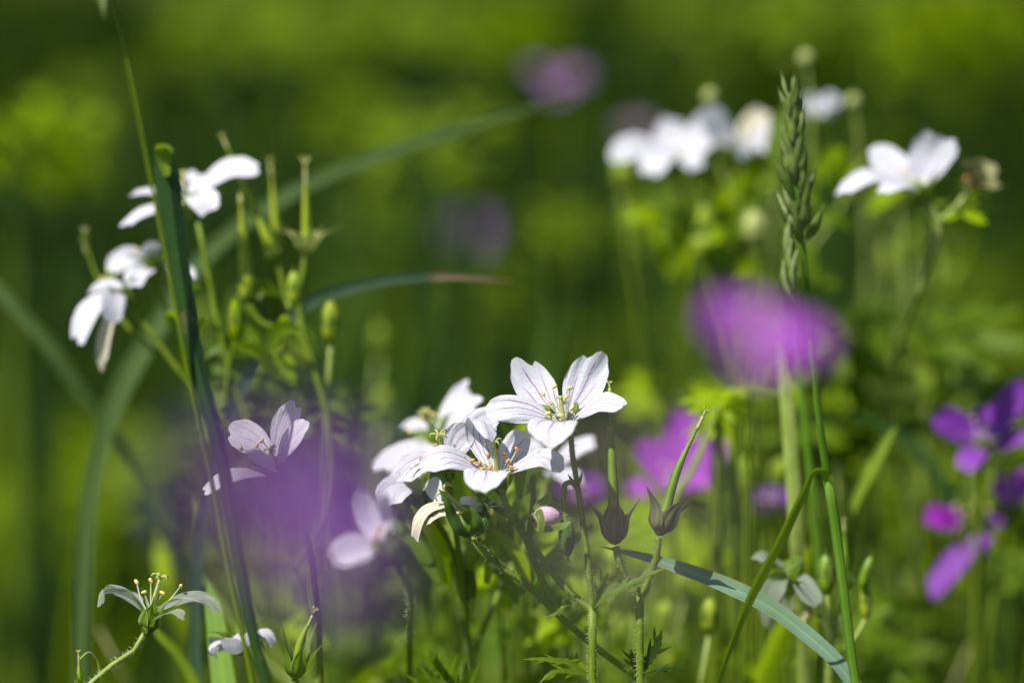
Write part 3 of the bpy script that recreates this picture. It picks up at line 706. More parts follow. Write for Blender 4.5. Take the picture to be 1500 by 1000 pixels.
f6 = [([P(612, 716, 12), P(595, 712, 10), P(576, 718, 8), P(566, 745, 6)], W_(24), (-.1, -.6, .8), dict(seed=51)),
      ([P(618, 716, 12), P(632, 710, 8), P(640, 720, 5), P(646, 738, 4)], W_(15), (.2, -.8, .5), dict(seed=52)),
      ([P(614, 714, 14), P(600, 700, 16), P(580, 694, 18), P(562, 702, 20)], W_(20), (0, -.5, .85), dict(seed=53))]
flower(back, P(615, 722, 13), UPV * .9 - RGT * .35, f6, 'white2', 5, .011, .0024, .6, .2, 'sepal', [P(598, 700, 10)], 'anther_brown', seed=7)
for k in range(9):
    rg = random.Random(70 + k); c = P(rg.uniform(650, 760), rg.uniform(760, 880), rg.uniform(25, 45))
    bud(back, c, c + np.array((rg.uniform(-.004, .004), rg.uniform(-.003, .003), rg.uniform(.008, .014))), rg.uniform(.0015, .0026), 'beak_pale' if k % 3 else 'sepal', 'sepal')
for k in range(26):
    rg = random.Random(170 + k); c = P(rg.uniform(640, 790), rg.uniform(720, 900), rg.uniform(15, 50))
    t = np.array((rg.uniform(-.02, .02), rg.uniform(-.01, .01), rg.uniform(.006, .022)))
    MB().blade([c, c + t * .5 + np.array((.001, 0, .002)), c + t], [.0006, .0017, .0015, .0003], (rg.uniform(-.5, .5), -.8, .6), .3, 5, 14).build('bract', M['leaf_bright' if k % 2 else 'leaf'], back)

# ------------------------------------------------------------------ two crane's-bill seed pods on a forked stem
g = P(938, 1005, 0); gl = to_ground(g, .005, .0)
pods = thing('geranium_seedhead', 'forked stem bearing two tall green cranesbill seed pods, right of the sharp white flower', 'seed head', gl[1])
stem(pods, [([P(902, 800, -1), P(908, 825, -1), P(921, 852, 0), P(937, 876, 0)], [.0008, .0007, .0007]),
            ([P(964, 787, -2), P(962, 812, -2), P(953, 842, -1), P(938, 876, 0)], [.0008, .0007, .00075]),
            ([P(937, 872, 0), P(937, 920, 0), g, gl[0], gl[1]], [.0010, .00085, .0009, .0011, .0013])], 'stem', hair=10)
pod(pods, P(901, 795, -1), P(893, 566, 1), W_(7.4), .0027, .0125, 'beak', 'sepal_dark', .36, awn=False, nsep=4, roll=.1, fork=.0012, hair=250)
pod(pods, P(965, 782, -2), P(1031, 607, 1), W_(7.2), .0025, .0122, 'beak', 'sepal_dark', .46, awn=False, nsep=4, roll=.5, fork=.0016, bend=(-.0012, 0, .0), hair=220)
for q in ([P(937, 874, -1), P(948, 866, -2), P(953, 852, -2)], [P(937, 874, -1), P(936, 862, -2), P(938, 852, -2)]):
    MB().blade(q, [W_(2.5), W_(3), W_(.5)], (0, -1, .2), .3, 5, 10).build('bract', M['leaf'], pods)
leaf_lobes(pods, P(938, 990, 1), [([P(948, 970, 1), P(962, 948, 1), P(970, 922, 1)], W_(8), (-.4, -.8, .4)), ([P(930, 975, 1), P(926, 965, 1), P(924, 950, 1)], W_(6), (.4, -.8, .4)), ([P(955, 985, -2), P(985, 980, -4), P(1010, 985, -5)], W_(7), (0, -.4, .9))], 'leaf_dark')

# ------------------------------------------------------------------ lilac-white flowers at the left
g = P(470, 1010, 20); gl = to_ground(g, .0, .03)
lil = thing('white_geranium', 'lilac-white cranesbill seen through the blurred purple flower at the left', 'flower', gl[1])
stem(lil, [([P(413, 704, 1), P(425, 722, 2), P(445, 770, 5), P(462, 860, 12), g, gl[0], gl[1]], [.0007, .0008, .0009, .0012])], 'stem', hair=3)
f8 = [([P(398, 668, 0), P(380, 652, 1), P(358, 640, 1), P(330, 632, 0)], W_(27), (.25, -.75, .6), dict(seed=61, notch=.1, cup=.15)),
      ([P(402, 668, 0), P(410, 640, 3), P(420, 612, 4), P(436, 587, 3)], W_(19), (.2, -.9, .3), dict(seed=62, notch=.08)),
      ([P(408, 680, -2), P(420, 655, -3), P(434, 635, -3), P(452, 617, -4)], W_(19), (-.5, -.7, .5), dict(seed=63, notch=.03)),
      ([P(410, 690, -2), P(395, 678, -7), P(376, 670, -10), P(358, 662, -12)], W_(18), (-.1, -.8, .6), dict(seed=64, notch=.03)),
      ([P(402, 696, -1), P(375, 693, -3), P(340, 696, -5), P(292, 726, -6)], W_(15), (-.1, -.5, .9), dict(seed=65))]
flower(lil, P(410, 697, 0), UPV * .85 - RGT * .3 - FWD * .3, f8, 'pink', 5, .010, .0024, .5, .3, 'sepal_dark', [P(383, 645, -2), P(376, 652, -4), P(397, 655, -2), P(353, 656, -3)], 'anther', P(397, 660, -3), .0012, seed=8)
g = P(600, 1010, 40); gl = to_ground(g, .0, .03)
lil2 = thing('white_geranium', 'half open lilac-striped cranesbill leaning left beside the purple blur', 'flower', gl[1])
stem(lil2, [([P(580, 814, -50), P(595, 850, -36), P(600, 920, 15), g, gl[0], gl[1]], [.0007, .0008, .0009, .0012])], 'stem', hair=2)
f7 = [([P(570, 800, -50), P(553, 780, -48), P(540, 750, -48), P(530, 712, -50)], W_(17), (-.2, -.9, .3), dict(seed=71, cup=.2)),
      ([P(573, 800, -48), P(564, 775, -44), P(558, 748, -44), P(564, 720, -46)], W_(16), (.3, -.8, .3), dict(seed=72)),
      ([P(568, 803, -51), P(543, 800, -53), P(516, 806, -55), P(483, 822, -57)], W_(22), (.1, -.75, .6), dict(seed=73)),
      ]
flower(lil2, P(578, 808, -50), UPV * .6 - RGT * .75, f7, 'pink', 5, .010, .0024, .6, .3, 'sepal', [P(553, 785, -52), P(548, 793, -52), P(558, 775, -51)], 'anther_brown', seed=9, hi=False)

# ------------------------------------------------------------------ bottom-left flower seen from below, and its neighbours
g = P(125, 1008, 4); gl = to_ground(g, -.01, .0)
low = thing('white_geranium', 'small white cranesbill seen from below on a curved stalk, bottom left corner', 'flower', gl[1])
stem(low, [([P(217, 918, 3), P(212, 935, 3), P(190, 958, 4), P(155, 980, 4), g, gl[0], gl[1]], [.0006, .0006, .00065, .0008, .001])], 'stem_pale', hair=7)
f9 = [([P(217, 905, 3), P(203, 880, 3), P(178, 862, 3), P(152, 862, 2), P(146, 893, 0)], W_(21), (.1, .35, .9), dict(seed=81, cup=-.1, ruffle=.12)),
      ([P(225, 905, 3), P(245, 882, 2), P(278, 872, 0), P(305, 880, -1), P(326, 902, -2)], W_(21), (-.1, .1, 1), dict(seed=82, ruffle=.1)),
      ([P(222, 905, 5), P(245, 890, 9), P(285, 878, 12), P(322, 876, 14)], W_(18), (0, .3, .9), dict(seed=83)),
      ([P(220, 905, 5), P(205, 885, 10), P(185, 872, 14), P(165, 866, 17)], W_(18), (0, .3, .9), dict(seed=84)),
      ([P(226, 908, 1), P(245, 898, -4), P(262, 898, -7), P(272, 908, -8)], W_(13), (0, -.2, 1), dict(seed=85))]
flower(low, P(219, 912, 3), UPV * .96 + RGT * .22, f9, 'sheer_shaded', 5, .0095, .0025, .28, .3, 'sepal', [P(221, 850, 3), P(265, 858, 1), P(211, 867, 3), P(238, 868, 2), P(200, 852, 6)], 'anther', P(234, 848, 2), .0016, seed=10)
pod(low, P(117, 1010, 6), P(115, 958, 6), W_(4), .0015, .004, 'beak_pale', 'sepal', .2, fork=.001)
MB().tube([P(116, 966, 6), P(130, 955, 7), P(142, 966, 8), P(146, 990, 8)], [.0002, .00025, .0001], 5, 20).build('awn', M['stem_pale'], low)
g = P(432, 1012, 8); gl = to_ground(g, .0, .0)
bds = thing('geranium_seedhead', 'young green seed pod in spiky sepals at the bottom, left of centre', 'seed head', gl[1])
stem(bds, [([P(432, 996, 6), g, gl[0], gl[1]], [.0009, .0009, .0012])], 'stem', hair=0)
pod(bds, P(432, 992, 6), P(459, 898, 4), W_(7), .0019, .0125, 'beak_pale', 'sepal', .34, roll=.5, fork=.0015, bend=(-.001, 0, 0))
MB().tube([P(459, 900, 4), P(454, 880, 4), P(450, 850, 4)], [.0003, .0002, .0001], 5, 12).build('awn', M['stem'], bds)
g = P(352, 1012, 15); gl = to_ground(g)
nod = thing('white_geranium', 'little nodding white flower half hidden behind the dark stalk at the bottom', 'flower', gl[1])
stem(nod, [([P(350, 935, 14), P(354, 965, 14), g, gl[0], gl[1]], [.0008, .0008, .001])], 'stem_pale')
gen_flower(nod, P(350, 940, 14), UPV * .8 - RGT * .2, .0085, .0035, .1, 1.2, 'white2', 12, .5, nstam=0, smat='sepal', sl=.010, style=False)

# ------------------------------------------------------------------ grasses in and near focus
def blade_px(label, pts, wpx, N, mat, mmw=0, **kw):
    wpx = np.interp(np.linspace(0, 1, len(pts)), np.linspace(0, 1, len(wpx)), wpx)
    return grass_blade(label, [P(*p) for p in pts], [PX(w) for w in wpx], N, mat, **kw)
blade_px('broad bluish-green grass blade arching in focus, with pod shadows on it',
         [(1285, 1060, 2), (1252, 1005, 3), (1222, 965, 4), (1180, 928, 5), (1130, 890, 6), (1075, 862, 6), (1000, 833, 6), (935, 813, 5), (880, 800, 4)],
         [13, 13, 13, 14, 15, 15, 14, 11, 6, .5], (.45, -.75, .55), 'glaucous', fold=.12, dx=.03)
blade_px('dark green broken grass stalk standing upright at the left',
         [(392, 1005, -25), (374, 940, -25), (346, 800, -25), (320, 650, -25), (288, 530, -25), (264, 400, -25), (247, 270, -25), (240, 214, -25)],
         [9, 9, 9, 10, 12, 16, 18, 13], (.3, -.92, -.25), 'grass_shaded', fold=-.45, dx=.01, name='grass_stalk')
blade_px('torn bright green grass tip folded over the dark stalk', [(244, 258, -26), (241, 235, -26), (240, 216, -27), (246, 212, -29), (254, 224, -30)], [5, 10, 13, 11, 2], (0, -.6, .8), 'grass_olive', root=False)
blade_px('long arching grass blade rising from the lower left to the upper mauve flower',
         [(118, 1005, 105), (122, 850, 100), (138, 690, 95), (172, 580, 92), (222, 490, 92), (300, 375, 95), (420, 285, 95), (560, 225, 105), (700, 180, 112), (850, 138, 125)],
         [10, 13, 15, 18, 19, 15, 13, 13, 11, 8, .6], (-.25, -1, .1), 'glaucous_green', fold=.12, twist=.5)
blade_px('bluish grass blade with a dry brown tip', [(330, 640, 50), (380, 520, 50), (440, 450, 50), (520, 420, 50), (640, 405, 50), (752, 412, 50)], [11, 11, 11, 11, 9, 6, 1], (.2, -.5, .8), 'drytip', fold=.1)
blade_px('bluish grass blade slanting down from the left edge', [(260, 800, 150), (190, 668, 120), (130, 590, 112), (62, 495, 105), (-30, 400, 100), (-90, 350, 100)], [6, 9, 12, 13, 12, 4], (.3, -.9, -.1), 'glaucous_green', fold=.1)
blade_px('short bright green grass blade behind the small flower at the bottom left', [(330, 1005, 30), (322, 950, 30), (312, 880, 30), (306, 850, 30)], [23, 20, 15, 2], (-.45, -.8, .3), 'grass_light', fold=.1)
blade_px('slanted olive grass blade behind the stalk of the small bottom left flower', [(290, 1010, 40), (265, 960, 40), (235, 930, 40), (215, 905, 42)], [10, 10, 8, 1], (-.3, -.6, .7), 'grass_olive')
blade_px('thick yellow-green grass stem slanting behind the white drooping flower', [(1110, 1015, 60), (1135, 950, 58), (1165, 880, 55), (1185, 800, 55)], [17, 17, 15, 3], (-.3, -.9, .3), 'leaf_bright', fold=-.5)
blade_px('pale green stem standing behind the near purple flower', [(1172, 900, 55), (1165, 800, 48), (1158, 690, 46), (1147, 560, 46), (1135, 470, 46)], [12, 12, 12, 11, 3], (-.3, -.9, .2), 'stem_pale', fold=-.6)
blade_px('slender second pale stem right of the pale green stem', [(1205, 900, 62), (1190, 740, 58), (1175, 600, 56), (1160, 470, 56)], [6, 6, 6, 1], (-.3, -.9, .2), 'grass', fold=-.6)
blade_px('yellow-green diagonal grass stem behind the tall seed pods', [(1040, 830, 150), (975, 735, 100), (925, 675, 75), (890, 632, 65)], [6, 7, 7, 1], (-.3, -.8, .5), 'grass_olive', fold=-.4)
blade_px('straw coloured grass leaf pointing up right, below the leafy tuft', [(1225, 800, 65), (1255, 730, 65), (1285, 670, 65), (1312, 625, 65)], [5, 7, 11, 2], (-.3, -.9, .3), 'grass_olive')
blade_px('dark arching grass blade under the right leafy tuft', [(1400, 760, 120), (1370, 690, 120), (1320, 640, 120), (1240, 600, 120)], [10, 12, 11, 1], (.3, -.8, -.2), 'grass_shaded')

# flowering grass: stalk, bent leaf, spikelets
def S(px, py, mm): return P(px, py, mm)
g = P(1258, 1030, -8); gl = to_ground(g, .01, 0)
gr = thing('flowering_grass', 'grass stalk with a narrow green seed head in front of the white flowers', 'grass', gl[1])
rach = [P(1157, 138, -22), P(1161, 190, -22), P(1166, 260, -22), P(1174, 340, -21), P(1182, 420, -19)]
stem(gr, [(rach[::-1], [.0006, .00055, .0004, .0002]),
          ([P(1182, 420, -19), P(1190, 520, -16), P(1202, 630, -12), P(1212, 700, -9)], [.0006, .0007, .0009]),
          ([P(1212, 696, -9), P(1226, 790, -8), P(1240, 900, -8), P(1250, 980, -8), g, gl[0], gl[1]], [.0011, .0010, .0010, .0010, .0010, .0011])], 'grass', n=10)
MB().blade([P(1213, 704, -10), P(1209, 690, -11), P(1196, 688, -11), P(1180, 715, -12), P(1145, 785, -12), P(1100, 870, -12), P(1070, 945, -12), P(1045, 1015, -12), P(1020, 1090, -12)], [PX(8), PX(7), PX(5), PX(8), PX(9.5), PX(9), PX(6), PX(4), PX(1)], (-.35, -.93, .05), .35, 7, 60).build('leaf', M['grass_olive'], gr)
RC = catmull(rach, 60)
for k in range(50):
    rg = random.Random(300 + k); t = (k / 49) ** .9; i = int((.01 + .80 * t) * 58); T = nrm(RC[i] - RC[i + 1])
    az = k * 2.4 + rg.uniform(-.5, .5); side = nrm(RGT * math.cos(az) + FWD * math.sin(az)); L = rg.uniform(.0046, .0082) * (.65 + .5 * t)
    b = RC[i] + side * .0003; e = b + (T * .95 + side * rg.uniform(.16, .40 + .34 * t)) * L; f = rg.uniform(.65, 1.1) * (.75 + .55 * t)
    q = MB(); m = (b + e) / 2 + side * .0005 * f
    q.tube([b, b * .6 + m * .4 + side * .0002, m, e * .6 + m * .4, e], [.0002, .0006 * f, .00095 * f, .00055 * f, .00008], 7, 14, flat=.6)
    for g_ in (-1, 1):
        w_ = nrm(np.cross(T, side)) * g_ * .0005 * f
        q.blade([b, m + side * .0006 * f + w_, e + side * .0005 + T * .0012 + w_ * .6], [.0002, .0006 * f, .0005 * f, .00006], side + w_ * 900, -.5, 5, 10)
    q.build('spikelet', M['spikelet'], gr)
for k in range(5):
    rg = random.Random(360 + k); b = P(1163 + rg.uniform(-12, 6), 380 + k * 16, -22)
    q = MB(); e = b + np.array((rg.uniform(-.003, .001), 0, .009)); q.tube([b, (b + e) / 2 + np.array((-.001, 0, 0)), e], [.0002, .0010, .0009, .0002], 6, 10); q.build('spikelet', M['spikelet'], gr)

g = P(372, 1010, -18); gl = to_ground(g, .01, 0)
tg = thing('flowering_grass', 'thin pale grass stalk with a small seed tuft, slanting up to the top left corner', 'grass', gl[1])
stem(tg, [([P(140, -70, -42), P(165, 0, -38), P(200, 160, -34), P(238, 350, -30), P(275, 540, -26), P(300, 660, -22), P(335, 840, -20), g, gl[0], gl[1]], [.0003, .0005, .0006, .0007, .0007, .0007, .0008])], 'grass_olive')
for k in range(10):
    rg = random.Random(400 + k); b = P(142 + rg.uniform(-10, 16), -50 + k * 9, -40); e = b + np.array((rg.uniform(-.002, .002), 0, .009))
    q = MB(); q.tube([b, (b + e) / 2, e], [.0002, .0011, .0009, .0002], 6, 10); q.build('spikelet', M['spikelet'], tg)

# ------------------------------------------------------------------ white group at the upper left, with pods
g = P(480, 1010, 60); gl = to_ground(g, 0, .03); g2 = P(330, 1010, 60)
lc = thing('white_geranium', 'white cranesbill group with tall pale pods at the upper left behind the dark stalk', 'flower', gl[1])
B = 50
stem(lc, [([P(290, 325, B), P(305, 400, B), P(330, 520, B), P(370, 640, B), P(430, 820, B + 4), g, gl[0], gl[1]], [.0006, .0008, .0009, .001, .0013]),
          ([P(175, 440, B), P(215, 480, B), P(260, 540, B), P(330, 620, B), P(400, 740, B + 3)], [.0006, .0008, .0009]),
          ([P(225, 385, B + 5), P(250, 470, B + 5), P(290, 560, B + 4), P(340, 640, B)], [.0005, .0008]),
          ([P(448, 375, B), P(438, 440, B), P(460, 540, B), P(480, 620, B), P(470, 760, B + 3), P(430, 830, B + 4)], [.0008, .0007, .0008]),
          ([P(362, 440, B), P(380, 470, B), P(432, 490, B), P(455, 530, B)], [.0008, .0006]),
          ([P(408, 380, B + 5), P(420, 440, B + 4), P(440, 480, B)], [.0007, .0006]),
          ([P(124, 352, B + 8), P(140, 400, B + 8), P(180, 470, B + 5), P(230, 520, B + 3)], [.0004, .0005, .0006]),
          ([P(345, 500, B - 4), P(335, 540, B - 2), P(330, 600, B)], [.0005, .0006])], 'stem', hair=0)
l1 = [([P(280, 295, B), P(305, 268, B), P(335, 247, B), P(386, 252, B - 2)], W_(22), (-.1, -.5, .85), dict(seed=91)),
      ([P(280, 295, B), P(288, 285, B - 5), P(298, 292, B - 9), P(304, 318, B - 11)], W_(26), (0, -.5, .85), dict(seed=92)),
      ([P(272, 292, B), P(245, 283, B), P(220, 281, B), P(188, 285, B)], W_(13), (0, -.3, .9), dict(seed=93)),
      ([P(272, 297, B - 2), P(240, 303, B - 3), P(210, 312, B - 4), P(176, 334, B - 5)], W_(15), (0, -.4, .9), dict(seed=94)),
      ([P(276, 290, B + 1), P(280, 275, B + 4), P(285, 262, B + 6), P(292, 250, B + 7)], W_(20), (0, -.9, .4), dict(seed=95))]
flower(lc, P(279, 305, B), UPV, l1, 'white2', 5, .009, .0024, .7, .3, 'sepal', [P(268, 262, B - 3), P(262, 268, B - 3), P(275, 268, B - 2)], 'anther', P(268, 256, B - 3), .001, seed=13, hi=False)
l2 = [([P(225, 390, B + 5), P(218, 370, B + 4), P(228, 355, B + 2), P(250, 362, B)], W_(17), (0, -.6, .8), dict(seed=101)),
      ([P(222, 392, B + 5), P(200, 376, B + 4), P(178, 380, B + 3), P(160, 402, B + 2)], W_(19), (-.2, -.5, .8), dict(seed=102)),
      ([P(225, 392, B + 5), P(212, 395, B), P(200, 402, B - 3), P(198, 425, B - 5)], W_(20), (0, -.6, .8), dict(seed=103)),
      ([P(228, 390, B + 6), P(250, 385, B + 4), P(268, 398, B + 2), P(280, 420, B)], W_(17), (.2, -.6, .8), dict(seed=104))]
flower(lc, P(225, 396, B + 5), UPV, l2, 'white2', 5, .009, .0024, .5, .3, 'sepal', [P(200, 365, B)], 'anther', seed=14, hi=False)
l3 = [([P(180, 435, B - 2), P(160, 432, B - 4), P(135, 450, B - 6), P(112, 508, B - 8)], W_(22), (-.4, -.5, .7), dict(seed=111)),
      ([P(182, 435, B - 2), P(172, 428, B - 6), P(165, 445, B - 9), P(162, 478, B - 10)], W_(20), (0, -.7, .6), dict(seed=112)),
      ([P(180, 432, B), P(168, 420, B + 2), P(150, 418, B + 4), P(128, 432, B + 5)], W_(18), (-.1, -.4, .9), dict(seed=113)),
      ([P(182, 438, B - 3), P(165, 460, B - 5), P(152, 500, B - 6), P(150, 545, B - 6)], W_(11), (-.1, -.8, .3), dict(seed=114, mat='wilt', cup=.4))]
flower(lc, P(184, 441, B - 2), UPV * .8 - RGT * .5, l3, 'white2', 5, .009, .0024, .5, .3, 'sepal', [P(150, 408, B)], 'anther', seed=15, hi=False)
pod(lc, P(362, 438, B), P(352, 285, B), W_(10), .002, .006, 'beak_pale', 'sepal', .3, fork=.001)
pod(lc, P(405, 378, B + 4), P(327, 203, B + 4), W_(7), .002, .006, 'beak_pale', 'sepal', .3, fork=.0012)
pod(lc, P(408, 380, B + 12), P(396, 240, B + 14), W_(7), .002, .006, 'beak_pale', 'sepal', .3, fork=.0014)
pod(lc, P(449, 372, B), P(447, 246, B), W_(6.5), .0022, .0095, 'beak_pale', 'stigma', .75, roll=.9, fork=.0026, label='pod with its pale sepals spread wide and a crown-like stigma')
pod(lc, P(124, 356, B + 8), P(124, 344, B + 8), W_(4), .001, .003, 'stigma', 'sepal', .3, fork=.002)
bud(lc, P(346, 498, B - 4), P(344, 438, B - 4), W_(12), 'leaf_bright', 'sepal')
bud(lc, P(432, 445, B), P(430, 398, B), W_(12), 'beak_pale', 'sepal')
bud(lc, P(170, 425, B + 8), P(160, 385, B + 8), W_(10), 'beak_pale', 'sepal')
bud(lc, P(395, 480, B + 5), P(380, 430, B + 5), W_(8), 'sepal', 'sepal')
for k in range(12):
    rg = random.Random(500 + k); c = P(rg.uniform(230, 480), rg.uniform(420, 570), B + rg.uniform(-8, 15)); t = np.array((rg.uniform(-.014, .014), rg.uniform(-.01, .01), rg.uniform(-.002, .018)))
    MB().blade([c, c + t * .5 + np.array((0, 0, .003)), c + t], [.0006, .0022, .0018, .0003], (rg.uniform(-.5, .5), -.7, .7), .3, 5, 12).build('bract', M['leaf_bright' if k % 3 == 0 else 'leaf'], lc)
leaf(lc, P(330, 560, B + 10), (0.1, -.6, .8), RGT + UPV * .3, .020, 'leaf', 3); leaf(lc, P(470, 590, B + 15), (.1, -.4, .9), RGT, .018, 'leaf', 4)

# ------------------------------------------------------------------ white group at the upper right (soft)
B = 122
g = D(1100, 1010, FOCUS + .16); gl = to_ground(g, 0, .03)
rc = thing('white_geranium', 'soft white cranesbill group left of the grass seed head at the upper right', 'flower', gl[1])
stem(rc, [([P(990, 250, B), P(1010, 330, B), P(1050, 440, B), P(1085, 600, B), P(1095, 800, B + 20), g, gl[0], gl[1]], [.0006, .0009, .001, .0012]),
          ([P(1085, 235, B), P(1086, 330, B), P(1085, 450, B), P(1087, 600, B)], [.0006, .0008]),
          ([P(1190, 185, B + 10), P(1190, 300, B + 8), P(1160, 430, B + 5), P(1100, 600, B)], [.0006, .0008]),
          ([P(1030, 370, B - 5), P(1040, 420, B - 3), P(1070, 500, B)], [.0006, .0008]),
          ([P(1105, 350, B - 8), P(1110, 420, B - 5), P(1090, 520, B)], [.0006, .0008])], 'stem')
Q = lambda *a: [P(x, y, B + m) for x, y, m in a]
r1 = [(Q((985, 240, 0), (960, 222, 0), (925, 215, -2), (895, 240, -4)), PX(22, .75), (-.1, -.5, .85), dict(seed=121)),
      (Q((985, 240, 0), (972, 225, -8), (960, 235, -12), (948, 262, -14)), PX(25, .75), (-.1, -.6, .8), dict(seed=122)),
      (Q((988, 240, 0), (984, 215, 4), (982, 192, 6), (985, 168, 6)), PX(26, .75), (0, -.9, .4), dict(seed=123)),
      (Q((992, 240, 0), (1010, 220, 2), (1030, 195, 3), (1048, 160, 2)), PX(26, .75), (-.2, -.8, .5), dict(seed=124)),
      (Q((990, 242, 0), (1000, 232, -6), (1012, 235, -10), (1022, 252, -12)), PX(20, .75), (0, -.6, .8), dict(seed=125))]
flower(rc, P(988, 250, B), UPV, r1, 'white2', 5, .010, .0026, .6, .3, 'sepal', [P(985, 205, B - 4)], 'anther', seed=16, hi=False)
r2 = [(Q((1080, 225, 0), (1060, 200, 0), (1045, 180, -2), (1035, 150, -3)), PX(24, .75), (.1, -.8, .5), dict(seed=131)),
      (Q((1082, 228, 0), (1080, 205, -6), (1085, 205, -10), (1090, 235, -13)), PX(26, .75), (0, -.6, .8), dict(seed=132)),
      (Q((1086, 225, 0), (1100, 190, 2), (1115, 170, 3), (1125, 160, 3)), PX(20, .75), (0, -.7, .6), dict(seed=133, mat='wilt')),
      (Q((1088, 228, 0), (1110, 205, -2), (1130, 205, -5), (1145, 240, -8)), PX(22, .75), (.1, -.6, .8), dict(seed=134))]
flower(rc, P(1085, 235, B), UPV, r2, 'white2', 5, .010, .0026, .6, .3, 'sepal', [P(1095, 180, B - 4), P(1105, 175, B)], 'anther', seed=17, hi=False)
r3 = [(Q((1190, 180, 10), (1205, 165, 10), (1218, 150, 9), (1228, 160, 8)), PX(18, .75), (.1, -.7, .6), dict(seed=141)),
      (Q((1188, 180, 10), (1182, 165, 6), (1180, 155, 4), (1186, 172, 0)), PX(20, .75), (-.1, -.7, .6), dict(seed=142)),
      (Q((1190, 180, 10), (1192, 160, 13), (1195, 148, 14), (1200, 140, 14)), PX(20, .75), (0, -.8, .5), dict(seed=143))]
flower(rc, P(1190, 186, B + 10), UPV, r3, 'white2', 5, .009, .0024, .6, .3, 'sepal', [], 'anther', seed=18, hi=False)
pod(rc, P(1030, 372, B - 5), P(1038, 262, B - 5), PX(15, .75), .003, .012, 'beak_pale', 'sepal', .2, fork=0)
pod(rc, P(1085, 370, B), P(1083, 240, B), PX(8, .75), .002, .008, 'beak_pale', 'sepal', .3, fork=0)
bud(rc, P(1106, 355, B - 8), P(1104, 310, B - 8), PX(19, .75), 'stigma', 'sepal')
for (x, y) in ((1180, 85), (1250, 148), (1040, 140)):
    stem(rc, [([P(x, y, B), P(x + 8, y + 80, B), P(1150, 420, B)], [.0004, .0006])], 'stem_pale', n=6)
    bud(rc, P(x, y + 10, B), P(x, y - 10, B), PX(11, .75), 'stigma', 'sepal')
for k in range(22):
    rg = random.Random(600 + k); c = P(rg.uniform(960, 1290), rg.uniform(260, 420), B + rg.uniform(-15, 20)); t = np.array((rg.uniform(-.018, .018), rg.uniform(-.01, .01), rg.uniform(-.002, .022)))
    MB().blade([c, c + t * .5 + np.array((0, 0, .003)), c + t], [.0006, .0026, .0022, .0003], (rg.uniform(-.5, .5), -.7, .7), .3, 5, 12).build('bract', M['leaf_bright' if k % 2 == 0 else 'leaf'], rc)

# right white flower with a withered head beside it
B = 62
g = P(1400, 1010, 90); gl = to_ground(g, 0, .03)
rf = thing('white_geranium', 'white cranesbill beside a withered round flower head at the upper right', 'flower', gl[1])
stem(rf, [([P(1350, 285, B), P(1372, 325, B), P(1366, 375, B), P(1352, 420, B + 4)], [.0008, .0012, .0012, .001]),
          ([P(1352, 418, B + 4), P(1320, 500, B + 40), P(1310, 640, B + 75), P(1340, 800, B + 90), *to_ground(P(1350, 1010, B + 95))], [.0009, .0009, .001, .001, .0011, .0012]),
          ([P(1418, 280, B + 4), P(1400, 305, B + 2), P(1375, 325, B)], [.0007, .0009])], 'stem_pale')
Q = lambda *a: [P(x, y, B + m) for x, y, m in a]
r4 = [(Q((1340, 282, 0), (1310, 268, -2), (1275, 258, -4), (1226, 288, -6)), PX(18, .71), (0, -.4, .9), dict(seed=151)),
      (Q((1342, 280, 1), (1320, 255, 3), (1298, 235, 5), (1268, 220, 6)), PX(27, .71), (.1, -.7, .6), dict(seed=152)),
      (Q((1346, 280, 0), (1350, 250, 2), (1358, 220, 3), (1372, 190, 1)), PX(25, .71), (.1, -.85, .4), dict(seed=153)),
      (Q((1348, 280, 2), (1365, 250, 3), (1382, 225, 2), (1406, 208, 0)), PX(19, .71), (-.2, -.7, .5), dict(seed=154)),
      (Q((1344, 284, -1), (1325, 272, -8), (1305, 274, -11), (1288, 286, -13)), PX(18, .71), (0, -.4, .9), dict(seed=155))]
flower(rf, P(1347, 290, B), UPV * .9 - RGT * .2, r4, 'white2', 5, .009, .0024, .6, .3, 'sepal', [P(1330, 245, B - 2), P(1322, 252, B - 3)], 'anther', seed=19, hi=False)
wh = gen_flower(rf, P(1418, 278, B + 4), UPV * .7 - FWD * .5 + RGT * .3, .0085, .003, 1.1, .3, 'wilt_green', 20, .2, nstam=8, anther='anther_brown', smat='sepal', sl=.009, jit=.4, label='withered olive-brown flower head')
MB().palm(P(1400, 300, B + 6), UPV * .8 - FWD * .3, RGT, .011, 5, 2.4, seed=9).build('leaf', M['leaf_bright'], rf)

